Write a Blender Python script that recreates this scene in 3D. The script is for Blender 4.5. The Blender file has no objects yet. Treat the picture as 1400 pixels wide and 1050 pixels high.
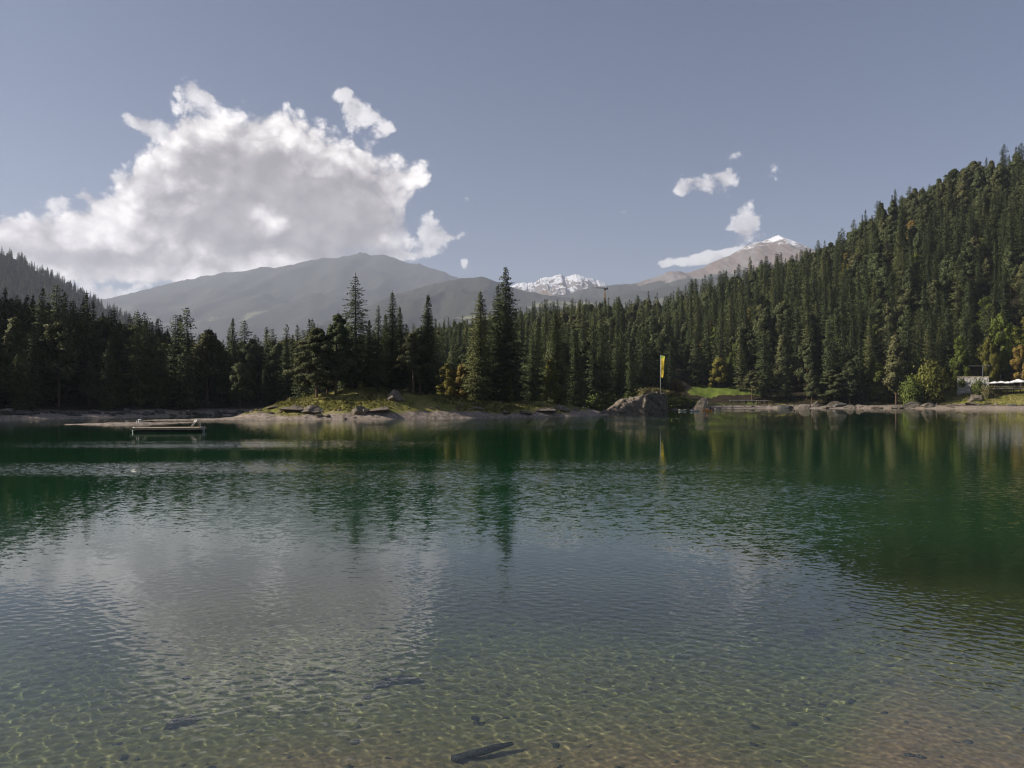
import bpy, math, random
import numpy as np
from mathutils import Vector
R = math.radians
sc = bpy.context.scene
C = sc.collection

# ------------------------------------------------------------------ camera
F = 1038.0          # focal length in photo pixels (photo is 1400 x 1050, horizon at y = 548)
CAM_Z = 3.5
HZ = 548.0
cam_data = bpy.data.cameras.new('camera')
cam_data.sensor_fit = 'HORIZONTAL'; cam_data.sensor_width = 36
cam_data.lens = 36 * F / 1400
cam_data.shift_y = (HZ - 525) / 1400
cam_data.clip_start = 0.1; cam_data.clip_end = 60000
cam = bpy.data.objects.new('camera', cam_data); C.objects.link(cam)
cam.location = (0, 0, CAM_Z); cam.rotation_euler = (R(90), 0, 0)
sc.camera = cam

# ------------------------------------------------------------------ sun, exposure
SUN_AZ, SUN_EL = -97.0, 33.0     # azimuth from the view direction (negative = left)
sd = Vector((math.sin(R(SUN_AZ)) * math.cos(R(SUN_EL)), math.cos(R(SUN_AZ)) * math.cos(R(SUN_EL)), math.sin(R(SUN_EL))))
sl = bpy.data.lights.new('sun', 'SUN'); sl.energy = 5.0; sl.angle = R(0.5); sl.color = (1.0, 0.93, 0.82)
sl.cycles.is_caustics_light = True
sun = bpy.data.objects.new('sun', sl); C.objects.link(sun)
sun.rotation_euler = sd.to_track_quat('Z', 'Y').to_euler(); sun.location = (-40, 20, 60)
sc.view_settings.view_transform = 'Standard'; sc.view_settings.look = 'None'
sc.view_settings.exposure = 0.42; sc.view_settings.gamma = 1.0
cy = sc.cycles
cy.use_denoising = True
cy.max_bounces = 8; cy.diffuse_bounces = 2; cy.glossy_bounces = 3; cy.transmission_bounces = 6
cy.volume_bounces = 1; cy.transparent_max_bounces = 12
cy.caustics_refractive = True; cy.caustics_reflective = False
cy.sample_clamp_indirect = 4.0; cy.sample_clamp_direct = 8.0
cy.blur_glossy = 0.0; cy.filter_width = 1.15
cy.use_adaptive_sampling = False

# ------------------------------------------------------------------ node expression helper
class V:
    nt = None
    def __init__(s, sock): s.s = sock
    @staticmethod
    def m(op, *a, clamp=False):
        n = V.nt.nodes.new('ShaderNodeMath'); n.operation = op; n.use_clamp = clamp
        for i, x in enumerate(a):
            if isinstance(x, V): V.nt.links.new(x.s, n.inputs[i])
            else: n.inputs[i].default_value = x
        return V(n.outputs[0])
    def __add__(s, o): return V.m('ADD', s, o)
    __radd__ = __add__
    def __sub__(s, o): return V.m('SUBTRACT', s, o)
    def __rsub__(s, o): return V.m('SUBTRACT', o, s)
    def __mul__(s, o): return V.m('MULTIPLY', s, o)
    __rmul__ = __mul__
    def __truediv__(s, o): return V.m('DIVIDE', s, o)
def comb(x, y, z=0.0):
    n = V.nt.nodes.new('ShaderNodeCombineXYZ')
    for i, a in enumerate((x, y, z)):
        if isinstance(a, V): V.nt.links.new(a.s, n.inputs[i])
        else: n.inputs[i].default_value = a
    return V(n.outputs[0])
def sep(v):
    n = V.nt.nodes.new('ShaderNodeSeparateXYZ'); V.nt.links.new(v.s, n.inputs[0])
    return V(n.outputs[0]), V(n.outputs[1]), V(n.outputs[2])
def noise(vec, scale, detail=2.0, rough=0.5, dist=0.0, color=False):
    n = V.nt.nodes.new('ShaderNodeTexNoise'); V.nt.links.new(vec.s, n.inputs['Vector'])
    n.inputs['Scale'].default_value = scale; n.inputs['Detail'].default_value = detail
    n.inputs['Roughness'].default_value = rough; n.inputs['Distortion'].default_value = dist
    return V(n.outputs['Color'] if color else n.outputs[0])
def voro(vec, scale, detail=0.0, feature='F1', rough=0.5, smooth=None):
    n = V.nt.nodes.new('ShaderNodeTexVoronoi'); V.nt.links.new(vec.s, n.inputs['Vector'])
    n.feature = feature
    n.inputs['Scale'].default_value = scale; n.inputs['Detail'].default_value = detail
    n.inputs['Roughness'].default_value = rough
    if smooth is not None: n.inputs['Smoothness'].default_value = smooth
    return V(n.outputs['Distance'])
def sstep(x, a, b):
    n = V.nt.nodes.new('ShaderNodeMapRange'); n.interpolation_type = 'SMOOTHSTEP'
    V.nt.links.new(x.s, n.inputs[0])
    if a > b:
        n.inputs[1].default_value = b; n.inputs[2].default_value = a; n.inputs[3].default_value = 1; n.inputs[4].default_value = 0
    else:
        n.inputs[1].default_value = a; n.inputs[2].default_value = b
    return V(n.outputs[0])
def mixc(f, a, b, mode='MIX'):
    n = V.nt.nodes.new('ShaderNodeMix'); n.data_type = 'RGBA'; n.blend_type = mode
    if isinstance(f, V): V.nt.links.new(f.s, n.inputs[0])
    else: n.inputs[0].default_value = f
    for i, c in ((6, a), (7, b)):
        if isinstance(c, V): V.nt.links.new(c.s, n.inputs[i])
        else: n.inputs[i].default_value = (*c, 1) if len(c) == 3 else c
    return V(n.outputs[2])
def vmath(op, a, b=None, scale=None):
    n = V.nt.nodes.new('ShaderNodeVectorMath'); n.operation = op
    for i, c in ((0, a), (1, b)):
        if c is None: continue
        if isinstance(c, V): V.nt.links.new(c.s, n.inputs[i])
        else: n.inputs[i].default_value = c
    if scale is not None:
        if isinstance(scale, V): V.nt.links.new(scale.s, n.inputs['Scale'])
        else: n.inputs['Scale'].default_value = scale
    return V(n.outputs[0])
def attr(name):
    n = V.nt.nodes.new('ShaderNodeAttribute'); n.attribute_name = name
    return V(n.outputs['Fac'])
def texco(which='Object'):
    n = V.nt.nodes.new('ShaderNodeTexCoord'); return V(n.outputs[which])
def geo(which='Position'):
    n = V.nt.nodes.new('ShaderNodeNewGeometry'); return V(n.outputs[which])
def newmat(name):
    m = bpy.data.materials.new(name); m.use_nodes = True; nt = m.node_tree; nt.nodes.clear(); V.nt = nt
    out = nt.nodes.new('ShaderNodeOutputMaterial'); p = nt.nodes.new('ShaderNodeBsdfPrincipled')
    nt.links.new(p.outputs[0], out.inputs[0])
    return m, nt, p, out
def link(v, sock): V.nt.links.new(v.s, sock)

# ------------------------------------------------------------------ world: sky and clouds
w = bpy.data.worlds.new('World'); sc.world = w; w.use_nodes = True
w.cycles.sampling_method = 'MANUAL'; w.cycles.sample_map_resolution = 512
nt = w.node_tree; nt.nodes.clear(); V.nt = nt
wo = nt.nodes.new('ShaderNodeOutputWorld')
sky = nt.nodes.new('ShaderNodeTexSky'); sky.sky_type = 'NISHITA'; sky.sun_disc = False
sky.sun_elevation = R(SUN_EL); sky.sun_rotation = R(SUN_AZ)
sky.altitude = 1000; sky.air_density = 1.0; sky.dust_density = 0.6; sky.ozone_density = 1.5
hs = nt.nodes.new('ShaderNodeHueSaturation'); hs.inputs['Saturation'].default_value = 1.05; hs.inputs['Hue'].default_value = 0.507
nt.links.new(sky.outputs[0], hs.inputs['Color'])
bg1 = nt.nodes.new('ShaderNodeBackground'); bg1.inputs[1].default_value = 0.056
nt.links.new(hs.outputs[0], bg1.inputs[0])
gen = texco('Generated')
dx, dy, dz = sep(gen)
az = V.m('ARCTAN2', dx, dy)
hyp = V.m('SQRT', dx * dx + dy * dy)
el = V.m('ARCTAN2', dz, hyp)
def AE(px, py):
    a = math.atan((px - 700) / F)
    return a, math.atan((HZ - py) / F * math.cos(a))
def blobsum(a, e, blobs):
    tot = None
    for px, py, rx, ry, wt in blobs:
        ca, ce = AE(px, py)
        qx = (a - ca) * (F / rx * math.cos(ca) ** -2 * math.cos(ca) ** 2); qy = (e - ce) * (F / ry)
        g = V.m('EXPONENT', (qx * qx + qy * qy) * -1.0) * wt
        tot = g if tot is None else tot + g
    return tot
MAIN = [(350,240,112,76,1.0),(245,245,82,66,.95),(190,270,42,50,.60),(430,222,75,50,.85),(385,165,42,36,.55),(300,190,62,36,.62),
        (520,250,58,52,.85),(562,240,34,28,.45),(430,315,115,52,.9),(300,330,135,52,1.0),(165,330,112,42,.98),(40,332,90,34,.98),(470,345,90,34,.7),(250,372,170,16,.6),(-90,345,110,40,.9)]
WISP = [(266,120,26,20,.54),(290,135,14,12,.36),(184,164,26,12,.50),(210,176,14,8,.4),(468,130,22,14,.50),(498,156,30,18,.58),(532,178,13,11,.46),(588,325,19,28,.78),(626,318,26,13,.43),(636,363,8,12,.58),
        (972,256,38,20,.56),(998,240,22,12,.48),(935,262,14,12,.52),(1021,308,27,32,.80),(950,357,50,11,.80),(985,348,24,7,.6),(905,362,14,6,.45),(1003,215,14,9,.48),(820,345,9,9,.46),(857,295,8,6,.44),
        (75,272,16,9,.40),(150,230,10,6,.38),(120,270,8,5,.38),(145,395,40,10,.55),(515,345,40,12,.40),(1065,230,36,26,.33),(635,278,10,6,.42),(545,305,12,20,.40)]
warp = noise(comb(az * 9.0, el * 9.0, 3.1), 1.0, 3.0, 0.55, color=True)
wx, wy, _ = sep(warp)
a2 = az + (wx - 0.5) * 0.045
e2 = el + (wy - 0.5) * 0.045
S_main = blobsum(a2, e2, MAIN)
S = (S_main + blobsum(a2, e2, WISP) * 1.80) * 1.12
def billow(a, e, fine):
    p = comb(a * 20.0, e * 24.0, 0.7)
    v1 = voro(p, 1.25, 3.0 if fine else 1.0, 'F1', 0.62)
    n1 = noise(p, 1.4, 7.0 if fine else 2.0, 0.60)
    return (0.50 - v1) * 0.80 + (n1 - 0.5) * 0.85
b0 = billow(a2, e2, True)
bc = billow(a2, e2, False)
b1 = billow(a2 - 0.012, e2 + 0.016, False)
nf = noise(comb(az * 70.0, el * 85.0, 1.3), 1.0, 5.0, 0.62)
S_w = V.m('MAXIMUM', S - S_main * 1.12, 0.0)
wispy = sstep(S_w, 0.05, 0.5)
dens = S + b0 * 0.75 + (nf - 0.5) * (0.20 + 0.9 * wispy) - 0.55
alpha = sstep(dens, -0.08, 0.17)
thin = sstep(dens, 0.0, 0.38)
# lighting: thin rims bright, thick middle grey, relief toward the sun (upper left)
GREY = [(325,235,75,48,.85),(425,285,95,55,.95),(300,315,60,35,.7),(455,335,70,28,.8),(205,255,30,35,.40),(95,350,70,14,.45),(210,350,80,16,.5),(520,285,40,40,.35),(25,345,50,12,.4),(372,300,38,24,-.85),(300,262,40,8,-.25),(420,238,26,8,-.35)]
grey = blobsum(a2, e2, GREY)
relief = (bc - b1) * 1.15 + (b0 - bc) * 0.65 + (nf - 0.5) * 0.22
nlow = noise(comb(a2 * 10.0, e2 * 12.0, 5.2), 1.0, 3.0, 0.5)
core = sstep(grey + (nlow - 0.5) * 0.5 - b0 * 0.35, 0.10, 1.0)
bright = 0.93 - core * 0.62 + relief * (0.60 - 0.44 * core)
bright = V.m('MINIMUM', V.m('MAXIMUM', bright, 0.22), 1.06)
ccol = mixc(V.m('MULTIPLY', bright - 0.22, 1.22, clamp=True), (0.255, 0.235, 0.241), (1.06, 1.01, 0.985))
bg2 = nt.nodes.new('ShaderNodeBackground'); bg2.inputs[1].default_value = 1.0
link(ccol, bg2.inputs[0])
mx = nt.nodes.new('ShaderNodeMixShader')
link(alpha * (0.35 + 0.65 * thin) * (1.0 - 0.30 * wispy), mx.inputs[0])
nt.links.new(bg1.outputs[0], mx.inputs[1]); nt.links.new(bg2.outputs[0], mx.inputs[2])
# the clouds only fill one low band of the sky: outside it only the plain sky is evaluated
band = V.m('LESS_THAN', V.m('ABSOLUTE', el - 0.245), 0.24) * V.m('LESS_THAN', V.m('ABSOLUTE', az + 0.05), 0.95)
mg = nt.nodes.new('ShaderNodeMixShader'); link(band, mg.inputs[0])
bg3 = nt.nodes.new('ShaderNodeBackground'); bg3.inputs[1].default_value = bg1.inputs[1].default_value
nt.links.new(hs.outputs[0], bg3.inputs[0])
nt.links.new(bg3.outputs[0], mg.inputs[1]); nt.links.new(mx.outputs[0], mg.inputs[2])
nt.links.new(mg.outputs[0], wo.inputs[0])

# ------------------------------------------------------------------ numpy noise
def _hash(ix, iy, seed):
    n = (ix.astype(np.int64) * 374761393 + iy.astype(np.int64) * 668265263 + seed * 1442695041) & 0x7fffffff
    n = ((n ^ (n >> 13)) * 1274126177) & 0x7fffffff
    return ((n ^ (n >> 16)) & 0xffff) / 65535.0
def vnoise(x, y, seed=0):
    x = np.asarray(x, float); y = np.asarray(y, float)
    ix = np.floor(x); iy = np.floor(y); fx = x - ix; fy = y - iy
    fx = fx * fx * (3 - 2 * fx); fy = fy * fy * (3 - 2 * fy)
    a = _hash(ix, iy, seed); b = _hash(ix + 1, iy, seed); c = _hash(ix, iy + 1, seed); d = _hash(ix + 1, iy + 1, seed)
    return (a + (b - a) * fx) * (1 - fy) + (c + (d - c) * fx) * fy
def fbm(x, y, oct=4, seed=0, rough=0.5):
    t = 0; a = 1; s = 0
    for k in range(oct):
        t = t + a * (vnoise(np.asarray(x) * 2 ** k + 17.3 * k, np.asarray(y) * 2 ** k - 9.1 * k, seed + k) - 0.5); s += a; a *= rough
    return t / s * 2
def smooth(x, a, b):
    t = np.clip((np.asarray(x, float) - a) / (b - a), 0, 1); return t * t * (3 - 2 * t)

# ------------------------------------------------------------------ mesh helpers
def make_mesh(name, verts, faces, mat=None, smooth_sh=True, attrs=None):
    me = bpy.data.meshes.new(name)
    verts = np.asarray(verts, np.float32); faces = np.asarray(faces, np.int32)
    k = faces.shape[1]
    me.vertices.add(len(verts)); me.vertices.foreach_set('co', verts.ravel())
    me.loops.add(faces.size); me.loops.foreach_set('vertex_index', faces.ravel())
    me.polygons.add(len(faces)); me.polygons.foreach_set('loop_start', np.arange(0, faces.size, k, dtype=np.int32))
    me.update(calc_edges=True)
    me.polygons.foreach_set('use_smooth', np.full(len(faces), smooth_sh))
    for n, a in (attrs or {}).items():
        at = me.attributes.new(n, 'FLOAT', 'POINT'); at.data.foreach_set('value', np.asarray(a, np.float32).ravel())
    if mat: me.materials.append(mat)
    me.validate(); me.update()
    return me
def obj(name, me, parent=None, loc=(0, 0, 0), rotz=0.0, **props):
    o = bpy.data.objects.new(name, me); C.objects.link(o)
    o.location = loc; o.rotation_euler = (0, 0, rotz)
    if parent: o.parent = parent
    for k, v in props.items(): o[k] = v
    return o
def thing(name, label, cat, loc=(0, 0, 0), rotz=0.0, group=None):
    o = bpy.data.objects.new(name, None); C.objects.link(o); o.empty_display_size = 0.3
    o.location = loc; o.rotation_euler = (0, 0, rotz); o['label'] = label; o['category'] = cat
    if group: o['group'] = group
    return o
def grid_faces(nr, nc, wrap=False):
    i = np.arange(nr * nc).reshape(nr, nc)
    if wrap: i = np.concatenate([i, i[:, :1]], 1)
    return np.stack([i[:-1, :-1], i[:-1, 1:], i[1:, 1:], i[1:, :-1]], -1).reshape(-1, 4)
class MB:
    """collects boxes and tubes into one mesh"""
    def __init__(s): s.v = []; s.f = []
    def add(s, vs, fs):
        b = len(s.v); s.v += [tuple(v) for v in vs]; s.f += [tuple(b + i for i in f) for f in fs]; return s
    def box(s, cx, cy_, cz, sx, sy, sz, rz=0.0, bev=0.0):
        c, n = math.cos(rz), math.sin(rz)
        vs = []
        for z in (-.5, .5):
            for x, y in ((-.5, -.5), (.5, -.5), (.5, .5), (-.5, .5)):
                X, Y = x * sx, y * sy
                vs.append((cx + X * c - Y * n, cy_ + X * n + Y * c, cz + z * sz))
        return s.add(vs, [(3, 2, 1, 0), (4, 5, 6, 7), (0, 1, 5, 4), (1, 2, 6, 5), (2, 3, 7, 6), (3, 0, 4, 7)])
    def tube(s, pts, rad, n=8, cap=True):
        pts = [Vector(p) for p in pts]
        if not isinstance(rad, (list, tuple)): rad = [rad] * len(pts)
        rings = []
        for k, p in enumerate(pts):
            d = (pts[min(k + 1, len(pts) - 1)] - pts[max(k - 1, 0)]).normalized()
            u = d.cross(Vector((0, 0, 1)) if abs(d.z) < 0.9 else Vector((1, 0, 0))).normalized(); q = d.cross(u)
            rings.append([p + (u * math.cos(2 * math.pi * j / n) + q * math.sin(2 * math.pi * j / n)) * rad[k] for j in range(n)])
        vs = [v for r in rings for v in r]; fs = []
        for k in range(len(pts) - 1):
            for j in range(n):
                a = k * n + j; b = k * n + (j + 1) % n
                fs.append((a, b, b + n, a + n))
        if cap: fs += [tuple(range(n - 1, -1, -1)), tuple(range((len(pts) - 1) * n, len(pts) * n))]
        return s.add(vs, fs)
    def mesh(s, name, mat, smooth_sh=False):
        me = bpy.data.meshes.new(name); me.from_pydata(s.v, [], s.f); me.materials.append(mat)
        if smooth_sh: me.shade_smooth()
        me.update(); return me

def at(px, py, d):
    """a point the photo shows at pixel (px, py), d metres out"""
    return ((px - 700) / F * d, d, CAM_Z + (HZ - py) / F * d)

# ------------------------------------------------------------------ terrain heights
NEAR = [(0, 1.9), (2.6, 1.3), (4.0, 0.12), (5.2, -0.22), (7, -0.48), (10, -0.95), (13, -1.5), (17, -2.6), (24, -5.0), (34, -7.5)]
NEARR = [(0, 1.9), (2.6, 1.3), (4.2, 0.12), (6, -0.18), (8, -0.36), (10, -0.55), (13, -0.95), (17, -1.9), (24, -4.2), (34, -7.5)]
def stn(a_deg, r0, land, near=NEAR, px=None):
    if px is not None:
        a = math.atan((px - 700) / F); k = 1 / math.cos(a)
        a_deg = math.degrees(a); r0 = r0 * k; land = [(d * k, z) for d, z in land]
    pts = list(near) + [(r0 - 30, -7.5), (r0 - 8, -1.6), (r0, 0.0)] + land
    return a_deg, pts
HIGHL = [(152, .9), (160, 4), (190, 14), (240, 55), (300, 98), (350, 132), (450, 162), (900, 200)]  # unseen hill beyond the left edge, heights set to shade the left shore
ST = [
    (-180, [(0, 1.9), (8, 3), (40, 9), (200, 50), (900, 80)]),
    (-110, [(0, 1.9), (8, 2.6), (40, 7), (200, 50), (900, 80)]),
    stn(-80, 150, [(152, .6), (170, 4), (250, 42), (350, 98), (500, 140), (900, 160)]),
    stn(-58, 150, HIGHL),
    stn(-45, 150, [(152, .9), (175, 5), (230, 34), (300, 88), (400, 132), (600, 150), (900, 150)]),
    stn(0, 136, [(138, .8), (150, 2.2), (175, 6), (230, 13), (300, 22), (430, 38), (600, 62), (700, 60), (900, 40)], px=-150),
    stn(0, 144, [(146, .6), (156, 1.8), (180, 5), (230, 10), (300, 17), (430, 34), (600, 56), (700, 52), (900, 30)], px=20),
    stn(0, 156, [(158, .6), (168, 1.8), (190, 4), (240, 8), (300, 12), (430, 26), (600, 42), (700, 40), (900, 20)], px=130),
    stn(0, 188, [(190, .6), (200, 1.6), (220, 3.0), (260, 5), (320, 7), (430, 12), (600, 20), (900, 12)], px=330),
    stn(0, 204, [(206, .6), (216, 1.5), (240, 3.5), (270, 6), (330, 8), (430, 15), (600, 30), (900, 20)], px=450),
    stn(0, 218, [(220, .6), (230, 1.5), (255, 4), (300, 8), (350, 13), (430, 25), (600, 46), (900, 30)], px=620),
    stn(0, 226, [(228, .6), (240, 1.6), (270, 4), (330, 11), (430, 29), (600, 58), (680, 62), (900, 40)], px=800),
    stn(0, 300, [(302, .4), (312, 1.2), (340, 2.4), (380, 6.5), (430, 22), (520, 44), (620, 66), (700, 70), (900, 50)], px=915),
    stn(0, 352, [(355, .5), (366, 1.6), (374, 3.2), (400, 11.5), (430, 20), (500, 43), (570, 66), (640, 77), (900, 50)], px=985),
    stn(0, 352, [(355, .5), (366, 1.5), (375, 3), (400, 11), (450, 38), (500, 58), (560, 80), (620, 95), (700, 96), (900, 60)], px=1100),
    stn(0, 346, [(349, .6), (357, 1.7), (372, 4.5), (400, 16), (450, 50), (500, 86), (560, 126), (620, 146), (900, 100)], px=1240, near=NEARR),
    stn(0, 334, [(337, .6), (344, 2.2), (352, 6.2), (366, 10.5), (388, 16), (440, 54), (500, 100), (560, 146), (620, 168), (900, 110)], px=1325, near=NEARR),
    stn(0, 322, [(325, .6), (334, 2.2), (345, 6.8), (362, 10.8), (385, 17), (440, 58), (500, 112), (560, 162), (620, 182), (900, 130)], px=1400, near=NEARR),
    stn(0, 280, [(283, .6), (292, 2.4), (310, 9), (345, 24), (400, 64), (500, 140), (560, 188), (650, 210), (900, 200)], px=1700, near=NEARR),
    stn(62, 230, [(233, .6), (250, 6), (400, 60), (600, 130), (900, 160)], near=NEARR),
    (110, [(0, 1.9), (8, 2.6), (40, 7), (200, 50), (900, 80)]),
    (180, [(0, 1.9), (8, 3), (40, 9), (200, 50), (900, 80)]),
]
ST_A = np.array([s[0] for s in ST], float)
def spine(pts):
    return [(((px - 700) / F * d), d, h, wd) for px, d, h, wd in pts]
ISLE = spine([(325, 148, .12, 4), (350, 149, .7, 6), (380, 151, 1.9, 9), (430, 156, 3.7, 14), (470, 160, 5.2, 17), (505, 163, 6.3, 19), (555, 167, 5.6, 18), (600, 171, 4.2, 17),
              (660, 176, 3.5, 14), (720, 183, 3.4, 13), (765, 189, 2.2, 11), (800, 193, .4, 6)])
SPIT = spine([(110, 113.5, .03, 2), (135, 113.5, .16, 3.0), (165, 114, .32, 3.4), (190, 115, .30, 3.2), (215, 117, .16, 2.6), (250, 122, .05, 1.5)])
SPIT2 = spine([(205, 137, .02, 1.5), (250, 139, .12, 2.0), (330, 144, .35, 4.0), (345, 147, .5, 5)])
def ridge_h(x, y, sp, p=1.0):
    best = np.full(np.shape(x), -9.0)
    for (x0, y0, h0, w0), (x1, y1, h1, w1) in zip(sp[:-1], sp[1:]):
        L2 = (x1 - x0) ** 2 + (y1 - y0) ** 2
        t = np.clip(((x - x0) * (x1 - x0) + (y - y0) * (y1 - y0)) / L2, 0, 1)
        dd = np.hypot(x - x0 - t * (x1 - x0), y - y0 - t * (y1 - y0))
        h = h0 + t * (h1 - h0); wd = w0 + t * (w1 - w0)
        q = dd / wd
        z = np.where(q < 1, h * (1 - q ** 2) ** p, -(q - 1) * wd * 0.35)
        best = np.maximum(best, z)
    return best
def height(x, y, detail=True):
    x = np.asarray(x, float); y = np.asarray(y, float)
    r = np.hypot(x, y); a = np.degrees(np.arctan2(x, y))
    jr = 1 + (fbm(a * 0.35, r * 0.01, 3, 5) * 0.012 + fbm(a * 1.6, r * 0.03, 3, 15) * 0.004) * smooth(r, 40, 120)
    rr = r * jr
    Z = np.stack([np.interp(rr, [p[0] for p in s[1]], [p[1] for p in s[1]]) for s in ST])
    k = np.clip(np.searchsorted(ST_A, a) - 1, 0, len(ST) - 2)
    t = (a - ST_A[k]) / (ST_A[k + 1] - ST_A[k]); t = np.clip(t, 0, 1); t = t * t * (3 - 2 * t) * 0.5 + t * 0.5
    kk = k[None]; z = np.take_along_axis(Z, kk, 0)[0] * (1 - t) + np.take_along_axis(Z, kk + 1, 0)[0] * t
    land = smooth(z, 0.3, 8) * smooth(r, 60, 130)
    z = z + land * (fbm(x * 0.03, y * 0.03, 4, 3) * 4.0 + fbm(x * 0.15, y * 0.15, 3, 8) * 0.8)
    isl = ridge_h(x, y, ISLE); isl = isl + smooth(isl, 0.3, 2.0) * fbm(x * 0.22, y * 0.22, 4, 31) * 0.55
    z = np.maximum(z, isl)
    z = np.maximum(z, ridge_h(x, y, SPIT)); z = np.maximum(z, ridge_h(x, y, SPIT2))
    if detail:
        z = z + fbm(x * 0.9, y * 0.9, 4, 44, 0.55) * 0.16 * smooth(z, -1.0, 0.5) * smooth(r, 60, 130)
        z = z + fbm(x * 0.5, y * 0.5, 3, 47) * 0.10 * (1 - smooth(r, 20, 40))
    return z
def hz(x, y): return float(height(np.array([x]), np.array([y]))[0])

# ------------------------------------------------------------------ ground sheet
def ground():
    azs = np.concatenate([np.linspace(-180, -62, 60)[:-1], np.linspace(-62, -37, 60)[:-1], np.linspace(-37, 37, 900)[:-1], np.linspace(37, 180, 80)[:-1]])
    rs = np.concatenate([np.linspace(0.4, 30, 150)[:-1], np.linspace(30, 108, 60)[:-1], np.linspace(108, 210, 260)[:-1], np.linspace(210, 420, 200)[:-1], np.linspace(420, 900, 90)[:-1], np.geomspace(900, 40000, 24)])
    A, Rr = np.meshgrid(R(1) * azs, rs)
    X = np.sin(A) * Rr; Y = np.cos(A) * Rr
    Z = height(X.ravel(), Y.ravel()).reshape(X.shape)
    Z = np.where(Rr > 900, Z * (1 - smooth(Rr, 900, 1800)), Z)
    v = np.stack([X, Y, Z], -1).reshape(-1, 3)
    f = grid_faces(len(rs), len(azs), wrap=True)
    x, y, z = v[:, 0], v[:, 1], v[:, 2]
    d = y; px = 700 + F * x / np.maximum(y, 1)
    isl = ridge_h(x, y, ISLE)
    n1 = fbm(x * 0.12, y * 0.12, 4, 61); n2 = fbm(x * 0.5, y * 0.5, 3, 62)
    grass = smooth(z + n1 * 0.9 + n2 * .5, 0.65, 1.3) * (isl > 0.3)
    pj = px + n1 * 14; meadow = ((pj > 944) & (pj < 1040) & ((d + n1 * 4 + n2 * 3 > 384) | (d < 370)) & (d > 361) & (d + n1 * 6 < 402)) * smooth(z + n1 * 1.2, 1.8, 2.8)  # dark ground left between the two grass strips stands in for tree shade
    slope = ((px > 1040) & (d > 318) & (d < 366)) * smooth(z + n1 * 1.5 + n2, 1.6, 2.6)
    grass = np.clip(grass + meadow + slope, 0, 1)
    lush = np.clip(meadow, 0, 1)
    gravel = (1 - smooth(z + n1 * 0.5, 0.9, 1.8)) * smooth(z, -1.2, 0.0)
    me = make_mesh('ground', v, f, None, True, {'grass': grass, 'gravel': gravel, 'lush': lush})
    o = obj('ground', me, kind='structure')
    o.cycles.is_caustics_receiver = True
    return o
gnd = ground()
m, nt, p, out = newmat('ground')
pos = geo(); X_, Y_, Z_ = sep(pos)
n_f = noise(pos, 1.3, 6, 0.6); n_c = noise(pos, 0.18, 4, 0.6); n_s = noise(pos, 9.0, 4, 0.65)
peb = voro(pos, 14.0, 0.0)
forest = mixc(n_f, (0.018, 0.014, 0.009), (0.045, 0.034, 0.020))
stone = mixc(sstep(n_f, 0.35, 0.7), (0.19, 0.150, 0.118), (0.44, 0.365, 0.300))
stone = mixc(sstep(n_s, 0.35, 0.65) * 0.5, stone, (0.22, 0.175, 0.135))
gr = mixc(sstep(n_c, 0.35, 0.65), (0.175, 0.175, 0.038), (0.300, 0.260, 0.085))
gr = mixc(sstep(n_f, 0.45, 0.8) * 0.55, gr, (0.125, 0.085, 0.035))
lush = mixc(n_f, (0.090, 0.135, 0.020), (0.150, 0.175, 0.035))
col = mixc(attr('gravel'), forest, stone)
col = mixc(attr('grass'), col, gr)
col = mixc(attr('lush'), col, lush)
bed = mixc(sstep(peb, 0.1, 0.7), (0.54, 0.35, 0.21), (0.33, 0.215, 0.135))
bed = mixc(sstep(Z_ + (n_c - 0.5) * 0.7 + (n_f - 0.5) * 0.3, -0.38, -0.85) * 0.8, bed, (0.21, 0.21, 0.095))
col = mixc(sstep(Z_, -0.02, -0.25), col, bed)
link(col, p.inputs['Base Color']); p.inputs['Roughness'].default_value = 0.95; p.inputs['Specular IOR Level'].default_value = 0.15
bp = nt.nodes.new('ShaderNodeBump'); bp.inputs['Strength'].default_value = 0.5; bp.inputs['Distance'].default_value = 0.25
link(n_f + peb * 0.12, bp.inputs['Height']); nt.links.new(bp.outputs[0], p.inputs['Normal'])
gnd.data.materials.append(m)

# ------------------------------------------------------------------ lake
rng = np.random.default_rng(11)
def waves(x, y):
    z = np.zeros_like(x); mod = 0.95 + 0.35 * fbm(x * .28, y * .28, 3, 55); mod2 = 1.0 + .35 * fbm(x * .5 + 9, y * .5, 2, 58)
    for k in range(70):
        lam = 0.10 * (3.8 ** (rng.random() ** 1.2))
        an = rng.normal() * 0.7 + R(205); kk = 2 * math.pi / lam; ph = rng.random() * 6.28
        slope = 0.0041 * (lam / 0.2) ** 0.2
        z += (mod if k % 2 else mod2) * slope / kk * np.sin(kk * (math.sin(an) * x + math.cos(an) * y) + ph)
    return z
def lake():
    azs = np.concatenate([np.linspace(-78, -38, 40)[:-1], np.linspace(-38, 38, 1700), np.linspace(38, 66, 30)[1:]])
    rs = np.concatenate([np.linspace(5.0, 19, 760)[:-1], np.geomspace(19, 420, 230)])
    A, Rr = np.meshgrid(R(1) * azs, rs)
    X = (np.sin(A) * Rr).ravel(); Y = (np.cos(A) * Rr).ravel(); rr = Rr.ravel()
    fade = (1 - smooth(rr, 14.0, 19.0)) * (np.abs(np.degrees(A.ravel())) < 38.5)
    Z = np.zeros_like(X); k = fade > 0
    Z[k] = waves(X[k], Y[k]) * fade[k]
    dep = -height(X, Y, False)
    me = make_mesh('lake_water', np.stack([X, Y, Z], -1), grid_faces(len(rs), len(azs)), None, True, {'depth': dep, 'calm': 1 - fade})
    o = obj('lake_water', me, kind='structure'); o.cycles.is_caustics_caster = True
    return o
lk = lake()
m, nt, p, out = newmat('lake_water')
pos = geo(); X_, Y_, Z_ = sep(pos)
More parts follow.
